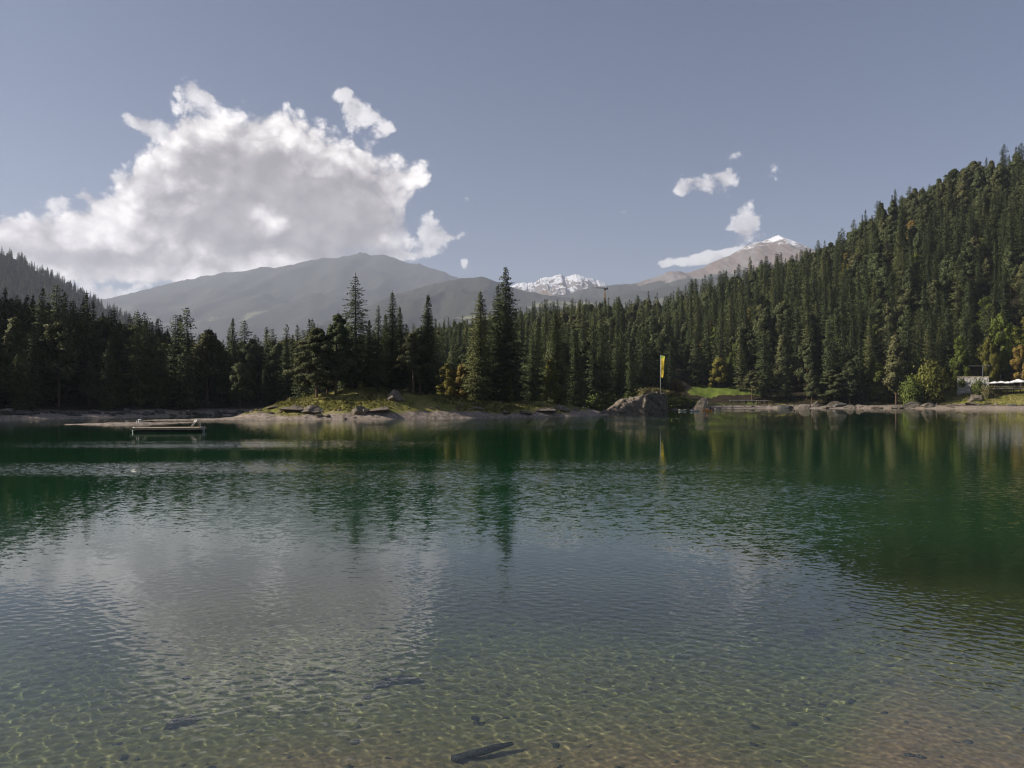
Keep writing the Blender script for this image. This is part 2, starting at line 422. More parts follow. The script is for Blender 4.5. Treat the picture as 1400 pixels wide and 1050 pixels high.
dep = V.m('MAXIMUM', attr('depth'), 0.0)
inc = geo('Incoming'); _, _, iz = sep(inc)
tr = V.m('EXPONENT', dep * -0.50); tg = V.m('EXPONENT', dep * -0.26); tb = V.m('EXPONENT', dep * -0.48)
shallow = comb(tr * 0.97, tg * 0.98, tb * 0.93)
big = noise(comb(X_ * 0.03, Y_ * 0.05, 0.0), 1.0, 3)
body = mixc(big, (0.0045, 0.0440, 0.0165), (0.0100, 0.0690, 0.0190))
murk = 1.0 - V.m('EXPONENT', dep * -0.45)
body = mixc(sstep(dep, 1.2, 4.5), (0.016, 0.026, 0.014), body)
link(mixc(sstep(dep, 1.0, 3.2), shallow, (0.0, 0.012, 0.004)), p.inputs['Base Color'])
p.inputs['Transmission Weight'].default_value = 1.0
dfu = nt.nodes.new('ShaderNodeBsdfDiffuse'); fz = V.m('POWER', 1.0 - V.m('MAXIMUM', iz, 0.0), 4.0); link(mixc(murk * (1.0 - fz) * 0.95 + 0.0, (0, 0, 0), body), dfu.inputs[0])
ads = nt.nodes.new('ShaderNodeAddShader'); nt.links.new(p.outputs[0], ads.inputs[0]); nt.links.new(dfu.outputs[0], ads.inputs[1]); nt.links.new(ads.outputs[0], out.inputs[0])
p.inputs['Roughness'].default_value = 0.0; p.inputs['IOR'].default_value = 1.50
# ripples: random slopes taken from noise, stronger where the wind touches the surface
def ell(cx, cy_, rx, ry):
    qx = (X_ - cx) / rx; qy = (Y_ - cy_) / ry
    return V.m('EXPONENT', (qx * qx + qy * qy) * -1.0)
streak = noise(comb(X_ * 0.06, Y_ * 0.22, 2.0), 1.0, 3, 0.6)
gust = (ell(-25, 61, 14, 5.0) * 1.3 + ell(-20, 39.8, 11, 4.0) * .9 + ell(16, 150, 26, 20) + ell(-10, 136, 8, 6) + ell(24, 100, 30, 7) * .6 + ell(-58, 140, 22, 12) * 1.2 + ell(45, 250, 60, 60) * .7
        + ell(4, 34, 16, 10) * 0.55 + ell(12, 26, 9, 7) * .4)
gust = gust * (0.35 + 0.65 * sstep(streak, 0.3, 0.6))
wp = comb(X_, Y_ * 1.0, 0.0)
s1 = noise(comb(X_ * 3.6, Y_ * 5.4, 0.0), 1.0, 3, 0.62, color=True)
s2 = noise(comb(X_ * 15.0, Y_ * 20.0, 4.0), 1.0, 2, 0.6, color=True)
sl1 = vmath('SUBTRACT', s1, (0.5, 0.5, 0.5)); sl2 = vmath('SUBTRACT', s2, (0.5, 0.5, 0.5))
slp = vmath('ADD', vmath('SCALE', sl1, scale=0.13), vmath('SCALE', sl2, scale=0.10))
amp = (0.42 + gust * 5.0) * (0.12 + 0.88 * attr('calm'))
sx, sy, _ = sep(vmath('SCALE', slp, scale=amp))
nrm = vmath('NORMALIZE', vmath('ADD', geo('Normal'), comb(sx, sy * 1.0, 0.0)))
link(nrm, p.inputs['Normal'])
lk.data.materials.append(m)

# ------------------------------------------------------------------ far mountains
def mountain_mat(name, kind):
    m, nt, p, out = newmat(name)
    pos = vmath('SCALE', geo(), scale=1 / 1.53); X, Y, Z = sep(pos)
    _, _, nz = sep(geo('Normal'))
    n1 = noise(pos, 0.004, 8, 0.62); n2 = noise(pos, 0.02, 6, 0.65); n3 = noise(comb(X * .0012, Y * .0012, Z * .004), 1.0, 5, 0.6)
    forest = mixc(n2, (0.018, 0.024, 0.016), (0.042, 0.046, 0.028))
    if kind == 'forest':
        c = mixc(sstep(n3 + (n1 - .5) * .5, 0.58, 0.63) * sstep(Z, 900.0, 400.0), forest, (0.22, 0.21, 0.12))
    elif kind == 'snow':
        rock = mixc(n2, (0.10, 0.09, 0.09), (0.22, 0.20, 0.19))
        grass = mixc(n1, (0.13, 0.085, 0.055), (0.20, 0.15, 0.09))
        line = Z + (n1 - 0.5) * 900.0
        c = mixc(sstep(line, 830.0, 900.0), grass, rock)
        snow = sstep(Z + (n1 - 0.5) * 700.0 + (n2 - .5) * 700.0 + (nz - 0.75) * 900.0, 1000.0, 1070.0)
        c = mixc(snow * 0.92, c, (0.74, 0.75, 0.79))
    else:
        grass = mixc(n1, (0.13, 0.088, 0.066), (0.21, 0.155, 0.115))
        rock = mixc(n2, (0.11, 0.10, 0.10), (0.26, 0.24, 0.22))
        c = mixc(sstep(n2 + (n1 - .5) * .8, 0.48, 0.60) * 0.85, grass, rock)
        c = mixc(sstep(Z + (n1 - 0.5) * 300.0 + (n2 - .5) * 120.0, 860.0, 830.0), c, forest)
        c = mixc(sstep(Z + (n1 - 0.5) * 350.0 + (n2 - .5) * 250.0, 1085.0, 1150.0), c, (0.82, 0.83, 0.86))
    link(c, p.inputs['Base Color']); p.inputs['Roughness'].default_value = 0.95; p.inputs['Specular IOR Level'].default_value = 0.1
    return m
def mountain(name, ridge, d, front, back, mat, nx=420, ny=90, rough=60.0, low=-40.0, ext=0.02, seed=0, dshift=None):
    px = np.array([q[0] for q in ridge], float); py = np.array([q[1] for q in ridge], float)
    U = np.linspace(px[0], px[-1], nx)
    top = CAM_Z + (HZ - np.interp(U, px, py)) / F * d
    X0 = (U - 700) / F * d
    t = np.concatenate([np.linspace(-1, 0, ny) , np.linspace(0, 1, ny // 3)[1:]])
    T, XX = np.meshgrid(t, X0, indexing='ij'); TOP = np.broadcast_to(top, T.shape)
    YY = d + np.where(T < 0, T * front, T * back)
    prof = np.where(T < 0, (1 + T) ** 0.85, (1 - T) ** 1.0)
    away = np.abs(T) ** 0.5 * (1 - np.abs(T) ** 4)
    gx = 1.0 / (front * 0.22)
    gull = np.abs(fbm(XX * gx * 1.7, YY * gx * 0.6, 6, seed, 0.55))
    Zz = low + (TOP - low) * prof + away * (0.12 - gull * 0.9) * rough * 4
    crest = fbm(XX[0] / 110.0, 0 * XX[0], 5, seed + 9, .62) * rough * 0.22
    Zz = Zz + crest[None] * prof
    v = np.stack([XX, YY, Zz], -1).reshape(-1, 3)
    me = make_mesh(name, v, grid_faces(T.shape[0], T.shape[1]), mat)
    return obj(name, me, kind='structure')
M_for = mountain_mat('mountain_forest', 'forest'); M_snow = mountain_mat('mountain_snow', 'snow'); M_alp = mountain_mat('mountain_alpine', 'alpine')
mountain('mountain', [(-900, 470), (-200, 440), (120, 412), (200, 398), (235, 388), (265, 380), (283, 376), (292, 377), (300, 374), (318, 372), (345, 368), (358, 366), (366, 364), (372, 368), (378, 367), (400, 361), (430, 355), (447, 352),
          (480, 350), (487, 348), (491, 346), (497, 345.5), (501, 346), (504, 349), (512, 348.5), (520, 348), (530, 349), (545, 356), (560, 359), (575, 361), (585, 366), (596, 368), (620, 377), (650, 386), (700, 400), (800, 430), (1000, 480)],
         11000, 5000, 1800, M_for, rough=150, seed=3)
mountain('hill', [(380, 470), (480, 430), (540, 402), (590, 389), (620, 383), (640, 380), (655, 378), (666, 380), (690, 390), (720, 397), (750, 404), (790, 408), (830, 407), (880, 398), (930, 388), (980, 380), (1040, 372), (1100, 364), (1250, 350), (1500, 340)],
         6600, 3400, 1800, M_for, rough=95, seed=21)
mountain('mountain', [(560, 430), (640, 404), (680, 394), (700, 390), (708, 386), (718, 385), (730, 386), (738, 380), (746, 379), (755, 377.5), (763, 376), (768, 375), (772, 378), (780, 377), (790, 375.5), (797, 377), (803, 380), (812, 382), (820, 384), (826, 386), (836, 392), (860, 402), (950, 430)],
         9800, 3400, 1800, M_snow, nx=600, ny=160, rough=140, seed=5)
mountain('mountain', [(640, 450), (730, 410), (780, 400), (815, 393), (832, 391), (850, 388), (868, 387), (880, 384), (893, 379), (905, 375), (916, 370), (925, 369.5), (934, 372), (945, 372), (955, 369), (962, 367), (968, 362), (975, 358), (985, 354), (1000, 347),
          (1012, 341), (1020, 337), (1035, 331), (1045, 328), (1056, 325), (1065, 321.5), (1070, 323), (1078, 326), (1090, 332), (1100, 338), (1130, 352), (1200, 380), (1400, 420)],
         8300, 3700, 1800, M_alp, nx=600, ny=160, rough=120, seed=8)

LH = [(-900, 200), (-400, 235), (-150, 290), (0, 346), (30, 358), (55, 374), (80, 385), (100, 396), (125, 412), (160, 430), (240, 470)]
mountain('hill', LH, 2300, 1200, 900, M_for, rough=10, seed=33)
# ------------------------------------------------------------------ haze
hz_mb = MB().box(0, 5000, 1180, 34000, 18000, 2380)
m = bpy.data.materials.new('haze'); m.use_nodes = True; nt = m.node_tree; nt.nodes.clear()
ho = nt.nodes.new('ShaderNodeOutputMaterial'); hv = nt.nodes.new('ShaderNodeVolumePrincipled')
hv.inputs['Color'].default_value = (0.82, 0.86, 1.0, 1); hv.inputs['Density'].default_value = 0.000066; hv.inputs['Anisotropy'].default_value = 0.2
nt.links.new(hv.outputs[0], ho.inputs['Volume'])
HAZE = obj('haze', hz_mb.mesh('haze', m), kind='stuff')

# ------------------------------------------------------------------ trees
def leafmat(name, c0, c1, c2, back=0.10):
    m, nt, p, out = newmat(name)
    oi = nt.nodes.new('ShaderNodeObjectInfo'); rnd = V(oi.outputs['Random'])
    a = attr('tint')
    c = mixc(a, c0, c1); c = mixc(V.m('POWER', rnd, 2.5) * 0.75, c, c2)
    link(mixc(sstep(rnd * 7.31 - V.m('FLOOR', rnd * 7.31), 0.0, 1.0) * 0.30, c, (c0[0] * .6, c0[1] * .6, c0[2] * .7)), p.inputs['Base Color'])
    p.inputs['Roughness'].default_value = 0.75; p.inputs['Specular IOR Level'].default_value = 0.25
    tl = nt.nodes.new('ShaderNodeBsdfTranslucent'); ms = nt.nodes.new('ShaderNodeMixShader'); ms.inputs[0].default_value = back
    nt.links.new(p.inputs['Base Color'].links[0].from_socket, tl.inputs[0])
    nt.links.new(p.outputs[0], ms.inputs[1]); nt.links.new(tl.outputs[0], ms.inputs[2]); nt.links.new(ms.outputs[0], out.inputs[0])
    return m
def barkmat(name, c0, c1, zc=None):
    m, nt, p, out = newmat(name)
    pos = texco('Object'); X, Y, Z = sep(pos)
    n = noise(comb(X * 6.0, Y * 6.0, Z * 1.2), 1.0, 4, 0.6)
    link(mixc(n, c0, c1), p.inputs['Base Color']); p.inputs['Roughness'].default_value = 0.95
    return m
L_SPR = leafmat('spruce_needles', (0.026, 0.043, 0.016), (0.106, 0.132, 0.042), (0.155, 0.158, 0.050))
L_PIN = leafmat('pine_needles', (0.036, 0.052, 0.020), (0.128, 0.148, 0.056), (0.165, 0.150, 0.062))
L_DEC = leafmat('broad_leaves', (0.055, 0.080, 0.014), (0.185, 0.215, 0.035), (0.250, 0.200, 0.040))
L_YEL = leafmat('autumn_leaves', (0.150, 0.120, 0.030), (0.320, 0.230, 0.055), (0.330, 0.190, 0.050))
L_DRY = leafmat('dry_leaves', (0.105, 0.100, 0.035), (0.270, 0.240, 0.095), (0.240, 0.190, 0.080))
B_SPR = barkmat('spruce_bark', (0.035, 0.026, 0.020), (0.085, 0.066, 0.052))
B_PIN = barkmat('pine_bark', (0.06, 0.038, 0.026), (0.17, 0.10, 0.065))
B_DEC = barkmat('grey_bark', (0.07, 0.06, 0.05), (0.20, 0.18, 0.155))

def sprays(P, Dv, length, width, rs, up=0.35):
    """diamond shaped needle sprays at P along Dv"""
    n = len(P)
    Dv = Dv / np.linalg.norm(Dv, axis=1, keepdims=True)
    rnd = rs.normal(size=(n, 3)); rnd[:, 2] += 1.5 * (rs.random(n) < .45)
    S = np.cross(Dv, rnd); S /= np.linalg.norm(S, axis=1, keepdims=True) + 1e-6
    Lh = (length * (0.7 + 0.6 * rs.random(n)))[:, None]; Wh = (width * (0.7 + 0.6 * rs.random(n)))[:, None]
    a = P - Dv * Lh * .35; b = P + S * Wh * .5 + Dv * Lh * .1; c = P + Dv * Lh * .65; d = P - S * Wh * .5 + Dv * Lh * .1
    v = np.stack([a, b, c, d], 1).reshape(-1, 3); f = np.arange(4 * n).reshape(n, 4)
    return v, f
NRM = {}
def crown_mesh(name, P, Dv, ln, wd, tint, mat, rs, N=None):
    v, f = sprays(P, Dv, ln, wd, rs)
    n = len(P)
    if N is None:
        N = P * [1, 1, 0]; N = N / (np.linalg.norm(N, axis=1, keepdims=True) + .3); N[:, 2] += .40
    N = N / (np.linalg.norm(N, axis=1, keepdims=True) + 1e-6) + rs.normal(size=(n, 3)) * .22
    N /= np.linalg.norm(N, axis=1, keepdims=True)
    q = v.reshape(n, 4, 3); g = np.cross(q[:, 1] - q[:, 3], q[:, 0] - q[:, 2])
    flip = np.einsum('ij,ij->i', -g, N) < 0
    q[flip] = q[flip][:, ::-1]
    me = make_mesh(name, q.reshape(-1, 3), f, mat, True, {'tint': np.repeat(tint, 4)})
    nn = np.repeat(N, 4, axis=0); me.normals_split_custom_set_from_vertices(nn.tolist()); NRM[me.name] = nn
    return me
def spruce(seed, h=26.0, rmax=3.2, base=0.06, dens=1.0, card=1.0, droop=0.35, shape=0.85, gap=0.0, open_=0.0, limbs=True, wsp=1.0):
    rs = np.random.default_rng(seed)
    P = []; D = []; T = []; Ls = []; Wd = []
    tr = MB(); bend = rs.normal(size=2) * 0.15
    tr.tube([(0, 0, -1.0), (bend[0] * .3, bend[1] * .3, h * .3), (bend[0] * .8, bend[1] * .8, h * .7), (bend[0], bend[1], h * .985)], [h * .0155, h * .012, h * .0055, h * .0008], 8)
    z = base * h; lop = rs.random() * 6.28
    while z < h * 0.985:
        t = (z - base * h) / (h * (1 - base))
        Rr = rmax * (1 - t) ** shape * (0.35 + 0.65 * min(1, t / 0.12 + 0.25)) + 0.12
        nb = int((5 + 3 * (1 - t)) * dens + rs.random())
        a0 = rs.random() * 6.28
        wh = rs.normal() * 0.16; wt_ = rs.normal() * .12
        for j in range(nb):
            if rs.random() < gap: continue
            a = a0 + j * 6.283 / nb + rs.normal() * 0.28
            L = Rr * max(0.35, 1 + rs.normal() * 0.17 + wh + 0.10 * math.cos(a - lop))
            dr = droop * (1.1 - t * 0.9) + rs.normal() * .07
            step = 0.30 * card
            n = max(2, int(L / step))
            s = (np.arange(n) + rs.random(n)) / n; s = np.maximum(s, 0.10 + open_ * .3)
            ca, sa = math.cos(a), math.sin(a)
            zz = z + L * (0.22 * s * (1 - dr) - dr * s ** 1.5 + 0.20 * dr * s ** 4)
            if limbs and L > 1.0 and rs.random() < 0.6:
                tr.tube([(0, 0, z), (ca * L * .5, sa * L * .5, z + L * (0.11 * (1 - dr) - dr * .35)), (ca * L * .9, sa * L * .9, z + L * (.2 * (1 - dr) - dr * .72))], [.05 + .012 * L, .03, .008], 3, False)
            for sgn in (-1, 0, 1):
                q = 0.30 * L * (1 - s) * sgn * (0.6 + 0.8 * rs.random(n)) + rs.normal(size=n) * .06
                x = ca * L * s - sa * q; y = sa * L * s + ca * q
                hang = -np.abs(q) * .45 - (sgn == 0) * 0.0 + rs.normal(size=n) * 0.07
                P.append(np.stack([x, y, zz + hang], 1))
                dv = np.stack([ca + 0 * s - sa * sgn * 0.9, sa + 0 * s + ca * sgn * 0.9, -0.30 - dr + 0.6 * s * (s > .8) + rs.normal(size=n) * .3], 1)
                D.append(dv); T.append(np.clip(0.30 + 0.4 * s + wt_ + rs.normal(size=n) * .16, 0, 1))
                Ls.append(np.full(n, 0.62 * card * (0.55 + .45 * (1 - t)))); Wd.append(np.full(n, 0.27 * card * (0.65 + .35 * (1 - t))))
        z += (0.42 - 0.16 * t) * (0.8 + 0.4 * rs.random()) * (0.6 + 0.4 * card) * wsp
    P = np.concatenate(P); D = np.concatenate(D)
    b = P[:, 2:3] / h; P[:, :2] += b * bend
    ln = np.concatenate(Ls); wd = np.concatenate(Wd)
    P = np.vstack([P, [[bend[0], bend[1], h * .97], [bend[0], bend[1], h * .99]]]); D = np.vstack([D, [[0, 0.1, 1], [0.1, 0, 1]]])
    ln = np.append(ln, [.8, .9]); wd = np.append(wd, [.18, .14]); T = np.append(np.concatenate(T), [.4, .4])
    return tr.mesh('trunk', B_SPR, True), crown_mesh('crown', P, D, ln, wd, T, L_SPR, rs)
def clumptree(seed, h, spread, base, nlimb, mat, bark, leaf=0.5, nper=170, cl=1.0, flat=0.7, pine=False, trunkr=0.016, conic=0.3):
    rs = np.random.default_rng(seed); tr = MB()
    bend = rs.normal(size=2) * h * 0.02
    top = np.array([bend[0], bend[1], h * .93])
    def tp(t): return np.array([bend[0] * t * t, bend[1] * t * t, h * .93 * t])
    tr.tube([(0, 0, -1.0)] + [tuple(tp(t)) for t in (.02, .3, .55, .8, 1)], [h * trunkr * 1.25, h * trunkr, h * trunkr * .8, h * trunkr * .55, h * trunkr * .3, .03], 8)
    P = []; D = []; T = []; NN = []
    for k in range(nlimb):
        t = base + (1 - base) * ((k + rs.random()) / nlimb)
        a = k * 2.399 + rs.normal() * .4
        u = (t - base) / (1 - base)
        prof = (math.sin(math.pi * min(1, (0.28 + u * .72))) ** .6) * (1 - conic * u)
        L = spread * prof * (0.65 + 0.5 * rs.random())
        p0 = tp(t * .92); rise = (0.15 + 0.5 * u) * L if not pine else (0.02 + .35 * u) * L
        e = p0 + np.array([math.cos(a) * L, math.sin(a) * L, rise]); mid = (p0 + e) / 2 + np.array([0, 0, .08 * L])
        tr.tube([tuple(p0), tuple(mid), tuple(e)], [h * trunkr * .35 * (1 - .5 * u), h * trunkr * .2, .02], 5, False)
        for c in range(3 if not pine else 4):
            s = 0.45 + 0.6 * c / 3 if c else 1.0
            cc = p0 + (e - p0) * min(s, 1.05) + rs.normal(size=3) * L * .13
            rr = cl * (0.55 + .5 * rs.random()) * (0.55 + 0.45 * prof)
            n = int(nper * rr ** 1.5 / (leaf / .5) ** 1.2) + 4
            q = rs.normal(size=(n, 3)); q /= np.linalg.norm(q, axis=1, keepdims=True)
            rad = rr * rs.random(n) ** .45
            q2 = q * rad[:, None]; q2[:, 2] *= flat
            P.append(cc + q2); D.append(q + rs.normal(size=(n, 3)) * .6)
            rad_ = (cc + q2) * [1, 1, 0] / spread; NN.append(q * .8 + rad_ + [0, 0, .35])
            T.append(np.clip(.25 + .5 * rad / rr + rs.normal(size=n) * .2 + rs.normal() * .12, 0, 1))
    P = np.concatenate(P); D = np.concatenate(D); T = np.concatenate(T)
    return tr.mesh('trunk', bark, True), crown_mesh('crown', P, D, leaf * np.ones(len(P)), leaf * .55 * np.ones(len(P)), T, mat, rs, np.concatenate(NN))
def bushmesh(seed, w_, h, mat, leaf=.28, n=1500, colmn=1.0):
    rs = np.random.default_rng(seed); P = []; D = []; T = []
    st = MB()
    for k in range(14):
        a = rs.random() * 6.28; rr = w_ * .42 * rs.random() ** .5; hh = h * (1 - .45 * (rr / (w_ * .45)) ** 2) * (.75 + .3 * rs.random())
        st.tube([(0, 0, -.3), (math.cos(a) * rr * .5, math.sin(a) * rr * .5, hh * .45), (math.cos(a) * rr, math.sin(a) * rr, hh * .92)], [.06, .04, .012], 4, False)
        m_ = n // 14
        t = rs.random(m_); q = rs.normal(size=(m_, 3)) * np.array([w_ * .13, w_ * .13, h * .09])
        P.append(np.stack([math.cos(a) * rr * t, math.sin(a) * rr * t, hh * (.08 + .9 * t)], 1) + q); D.append(rs.normal(size=(m_, 3)) + [0, 0, .6]); T.append(rs.random(m_))
    P = np.concatenate(P); P[:, 2] = np.maximum(P[:, 2], 0.03)
    return st.mesh('stem', B_DEC, True), crown_mesh('foliage', P, np.concatenate(D), leaf * np.ones(len(P)), leaf * .5 * np.ones(len(P)), np.concatenate(T), mat, rs)

def plant(name, meshes, parts, label, cat, x, y, s=1.0, rz=0.0, group=None, dz=-0.15, sxy=None, z=None):
    t = thing(name, label, cat, (x, y, (hz(x, y) if z is None else z) + dz), rz, group)
    t.scale = (sxy or s, sxy or s, s)
    for n, me in zip(parts, meshes): obj(n, me, t)
    return t
def at_px(px, d): return (px - 700) / F * d, d

TC = ('trunk', 'crown')
# island trees, each shaped after the one in the photo
def isl_tree(px, top, d, meshes, h0, label, name='spruce_tree', rz=0.0, wide=1.0):
    x, y = at_px(px, d); z = hz(x, y)
    hgt = CAM_Z + (HZ - top) / F * d - z
    s = hgt / h0
    t = plant(name, meshes, TC, label, 'tree', x, y, s, rz, None, -0.1, s * wide)
    return t
sA = spruce(1, 26, 4.7, .10, 1.15, .85, .50, .78, .10, .15, True, 1.9); sB = spruce(2, 26, 3.9, .05, 1.2, .88, .45, .85, .08, 0, True, 1.35)
sC = spruce(3, 26, 3.6, .05, 1.3, .85, .28, .95, .02); sD = spruce(4, 24, 3.3, .12, 1.0, .85, .45, .85, .18, .2, True, 1.5)
sE = spruce(5, 28, 4.4, .03, 1.25, .9, .48, .72, .05, 0, True, 1.25)
pA = clumptree(21, 20, 5.3, .20, 44, L_PIN, B_PIN, .36, 230, 1.35, .55, True, .015, .45)
pB = clumptree(22, 20, 4.3, .24, 42, L_PIN, B_PIN, .36, 210, 1.2, .60, True, .014, .55)
pC = clumptree(23, 18, 4.0, .40, 26, L_PIN, B_PIN, .36, 200, 1.2, .5, True, .014, .35)
dA = clumptree(31, 12, 3.2, .15, 22, L_DEC, B_DEC, .34, 200, 1.25, .9, False, .014, .2)
dB = clumptree(32, 12, 3.4, .12, 22, L_YEL, B_DEC, .34, 200, 1.25, .9, False, .014, .2)
dC = clumptree(33, 16, 3.0, .10, 30, L_DEC, B_DEC, .38, 220, 1.2, 1.0, False, .013, .5)
isl_tree(433, 437, 153.5, pA, 19.3, 'leftmost pine on the island, broad crown hanging low over its short bare trunk', 'pine_tree', 0.3, 1.10)
isl_tree(459, 418, 155.5, pB, 19.3, 'tall pine with a long bare trunk second from the island tip', 'pine_tree', 1.9, 1.0)
isl_tree(486, 373, 161, sA, 26, 'tallest spruce on the island with wide gappy drooping tiers', rz=.6, wide=1.25)
isl_tree(517, 415, 157, sD, 24, 'slender light green spruce with bare lower trunk right of the tallest island spruce', rz=2.1, wide=1.15)
isl_tree(536, 397, 164, sB, 26, 'dark spruce with thin spire standing in the middle of the island', rz=1.1, wide=1.2)
isl_tree(549, 418, 168, sC, 26, 'shorter spruce pressed against the right side of the mid island spire', rz=4.0, wide=1.15)
isl_tree(565, 446, 160, pC, 17.3, 'pine with long bare forked trunk and thin layered crown left of the dense cone spruce', 'pine_tree', 2.4, 1.0)
isl_tree(574, 443, 163, pC, 17.3, 'second bare trunked pine close behind the layered pine on the island', 'pine_tree', 5.0, .8)
isl_tree(583, 402, 166, sC, 26, 'dense dark cone shaped spruce with a smooth outline on the island', rz=.2, wide=1.35)
isl_tree(447, 462, 160, pB, 19.3, 'lower pine filling the gap between the two left island pines', 'pine_tree', 3.9, 1.0)
isl_tree(472, 448, 166, sB, 26, 'dark spruce close behind and left of the tallest island spruce', rz=2.6, wide=1.2)
isl_tree(503, 436, 168, sC, 26, 'dark spruce close behind and right of the tallest island spruce', rz=1.6, wide=1.3)
isl_tree(528, 428, 170, sC, 26, 'dark spruce between the slender light spruce and the mid island spire', rz=3.0, wide=1.2)
isl_tree(612, 492, 182, dA, 11.8, 'pale round leafy tree between the dense cone spruce and the orange tree', 'leafy_tree', 0, .9)
isl_tree(635, 492, 181, dB, 11.8, 'leafy tree turning orange beside the big dark spruces', 'autumn_tree', 1.0, .85)
isl_tree(656, 396, 176, sE, 28, 'broad dark spruce with a ragged top left of the twin pair', rz=1.4, wide=1.15)
isl_tree(681, 387, 180, sB, 26, 'left and shorter spruce of the tall twin pair', rz=3.3, wide=1.15)
isl_tree(693, 361, 179, sE, 28, 'tallest spruce of the twin pair, its spire above the snow mountain', rz=5.1, wide=1.08)
isl_tree(728, 455, 186, sB, 26, 'small drooping spruce in the shade right of the twin pair', rz=.9, wide=1.1)
isl_tree(759, 425, 192, sE, 28, 'broad dark spruce at the right end of the island', rz=2.8, wide=1.3)
isl_tree(786, 452, 200, sC, 26, 'dark spruce at the water behind the right end of the island', rz=2.0, wide=1.05)
isl_tree(753, 484, 184, dC, 15.4, 'bright green young pine lit in front of the right end spruce', 'young_pine', .5, .85)
isl_tree(697, 507, 177, dC, 15.4, 'small yellow green sapling glowing at the foot of the twin pair', 'sapling', 1.5, .7)
gB = bushmesh(3, 3.2, 2.0, L_DEC, .26, 1500); gY = bushmesh(4, 3.4, 1.8, L_DRY, .24, 1500)
FS = ('stem', 'foliage')
for px, d, s, ms, lab in ((352, 150, .45, gY, 'small dry bush at the left tip of the island'), (398, 153, .6, gY, 'straw coloured bush on the crest left of the first pine'),
        (418, 157, .7, gB, 'green bush behind the first pine on the island'), (497, 164, .6, gB, 'low bush at the foot of the tallest island spruce'),
        (604, 176, .8, gB, 'green bush in front of the pale round tree'), (648, 178, .8, gB, 'bush under the broad ragged spruce'),
        (735, 181, .9, gB, 'pale bush left of the bright young pine'), (716, 176, .6, gY, 'rust coloured bush right of the yellow green sapling'), (770, 187, .8, gB, 'low bush at the right end of the island shore'),
        (705, 171, .35, gB, 'tiny weed clump on the shore below the sapling')):
    x, y = at_px(px, d); plant('bush', ms, FS, lab, 'bush', x, y, s, px * .37)

# the shared forest trees
SPR = [spruce(40 + i, 27, 3.7 + .45 * (i % 3), .05 + .03 * (i % 2), .85, 1.3, .38 + .06 * (i % 3), [.72, .85, .58, .78, .50][i % 5], .10, 0, False, 1.5) for i in range(5)]
PIN = [clumptree(60 + i, 24, [4.0, 4.6, 3.6][i], [.30, .38, .2][i], 28, L_PIN, B_PIN, .75, 110, 1.9, .75, True, .012, [.45, .25, .6][i]) for i in range(3)]
DEC = [clumptree(70 + i, 15, 3.8, .10, 22, L_DEC, B_DEC, .6, 150, 1.6, .9, False, .012, .3) for i in range(2)] + [clumptree(75, 15, 3.6, .12, 20, L_YEL, B_DEC, .6, 130, 1.5, .9, False, .012, .3)]
rs = np.random.default_rng(5)
def cands(n, a0, a1, r0, r1):
    a = R(1) * (a0 + (a1 - a0) * rs.random(n)); r = np.sqrt(r0 ** 2 + (r1 ** 2 - r0 ** 2) * rs.random(n))
    return np.sin(a) * r, np.cos(a) * r
X1, Y1 = cands(30000, -84, 42, 130, 720)
px = 700 + F * X1 / np.maximum(Y1, 1)
Hh = height(X1, Y1); isl_h = ridge_h(X1, Y1, ISLE)
shore = np.interp(px, [0, 330, 450, 620, 800, 915, 985, 1100, 1240, 1400, 1800], [146, 190, 206, 220, 228, 303, 358, 358, 352, 330, 285])
ok = (Hh > 1.2) & (isl_h < -1)
ok &= ~((px > 925) & (px < 1072) & (Y1 < 396 + 6 * np.sin(px * .08)))
ok &= ~((px > 1105) & (px < 1260) & (Y1 < 362 + 5 * np.sin(px * .05)))
ok &= ~((px > 1260) & (px < 1320) & (Y1 < 366))
ok &= ~((px >= 1320) & (px < 1480) & (Y1 < 378))
ok &= ~((px > 1075) & (px <= 1105) & (Y1 < 366))
ok &= ~((px > 800) & (px < 945) & (Y1 > 366) & (Y1 < 400))
rang = np.hypot(X1, Y1)
spacing = np.where(rang < 260, 5.0, np.where(px > 850, 8.0, 6.0))
idx = np.where(ok)[0]
cell = {}; keep = []
for i in idx:
    s_ = spacing[i]; cx, cy_ = int(X1[i] // 8), int(Y1[i] // 8); good = True
    for ax in (cx - 1, cx, cx + 1):
        for ay in (cy_ - 1, cy_, cy_ + 1):
            for j in cell.get((ax, ay), ()):
                if (X1[i] - X1[j]) ** 2 + (Y1[i] - Y1[j]) ** 2 < s_ * s_: good = False; break
            if not good: break
        if not good: break
    if good: keep.append(i); cell.setdefault((cx, cy_), []).append(i)
keep = np.array(keep)
TX, TY, TZ, TP = X1[keep], Y1[keep], Hh[keep], px[keep]
kindn = fbm(TX * 0.012, TY * 0.012, 3, 77); rk = rs.random(len(keep))
kind = np.zeros(len(keep), int)
kind[(kindn + rk * .8 > 0.50)] = 1                                         # pine
kind[(TP > 880) & (rk < 0.03 + 0.05 * (kindn < -.15))] = 2                  # leafy
kind[(TP > 900) & (TP < 1300) & (rk > 0.978)] = 3
kind[(TP > 1330) & (TP < 1480) & (TY < 430) & (rk < .3)] = 2
scale = (0.70 + 0.42 * rs.random(len(keep)) ** 0.8) * np.where(TP < 420, .98, 1.0) * (1 + .1 * fbm(TX * .02, TY * .02, 3, 90))
near = TY - np.interp(TP, [0, 330, 450, 620, 800, 915, 985, 1100, 1240, 1400, 1800], [146, 190, 206, 220, 228, 303, 358, 358, 352, 330, 285])
scale *= 1 + .32 * smooth(TP, 820, 1000)
scale *= 1 - .19 * smooth(TP, 60, 250) * (1 - smooth(TP, 560, 760)); scale[TP < 200] *= .94
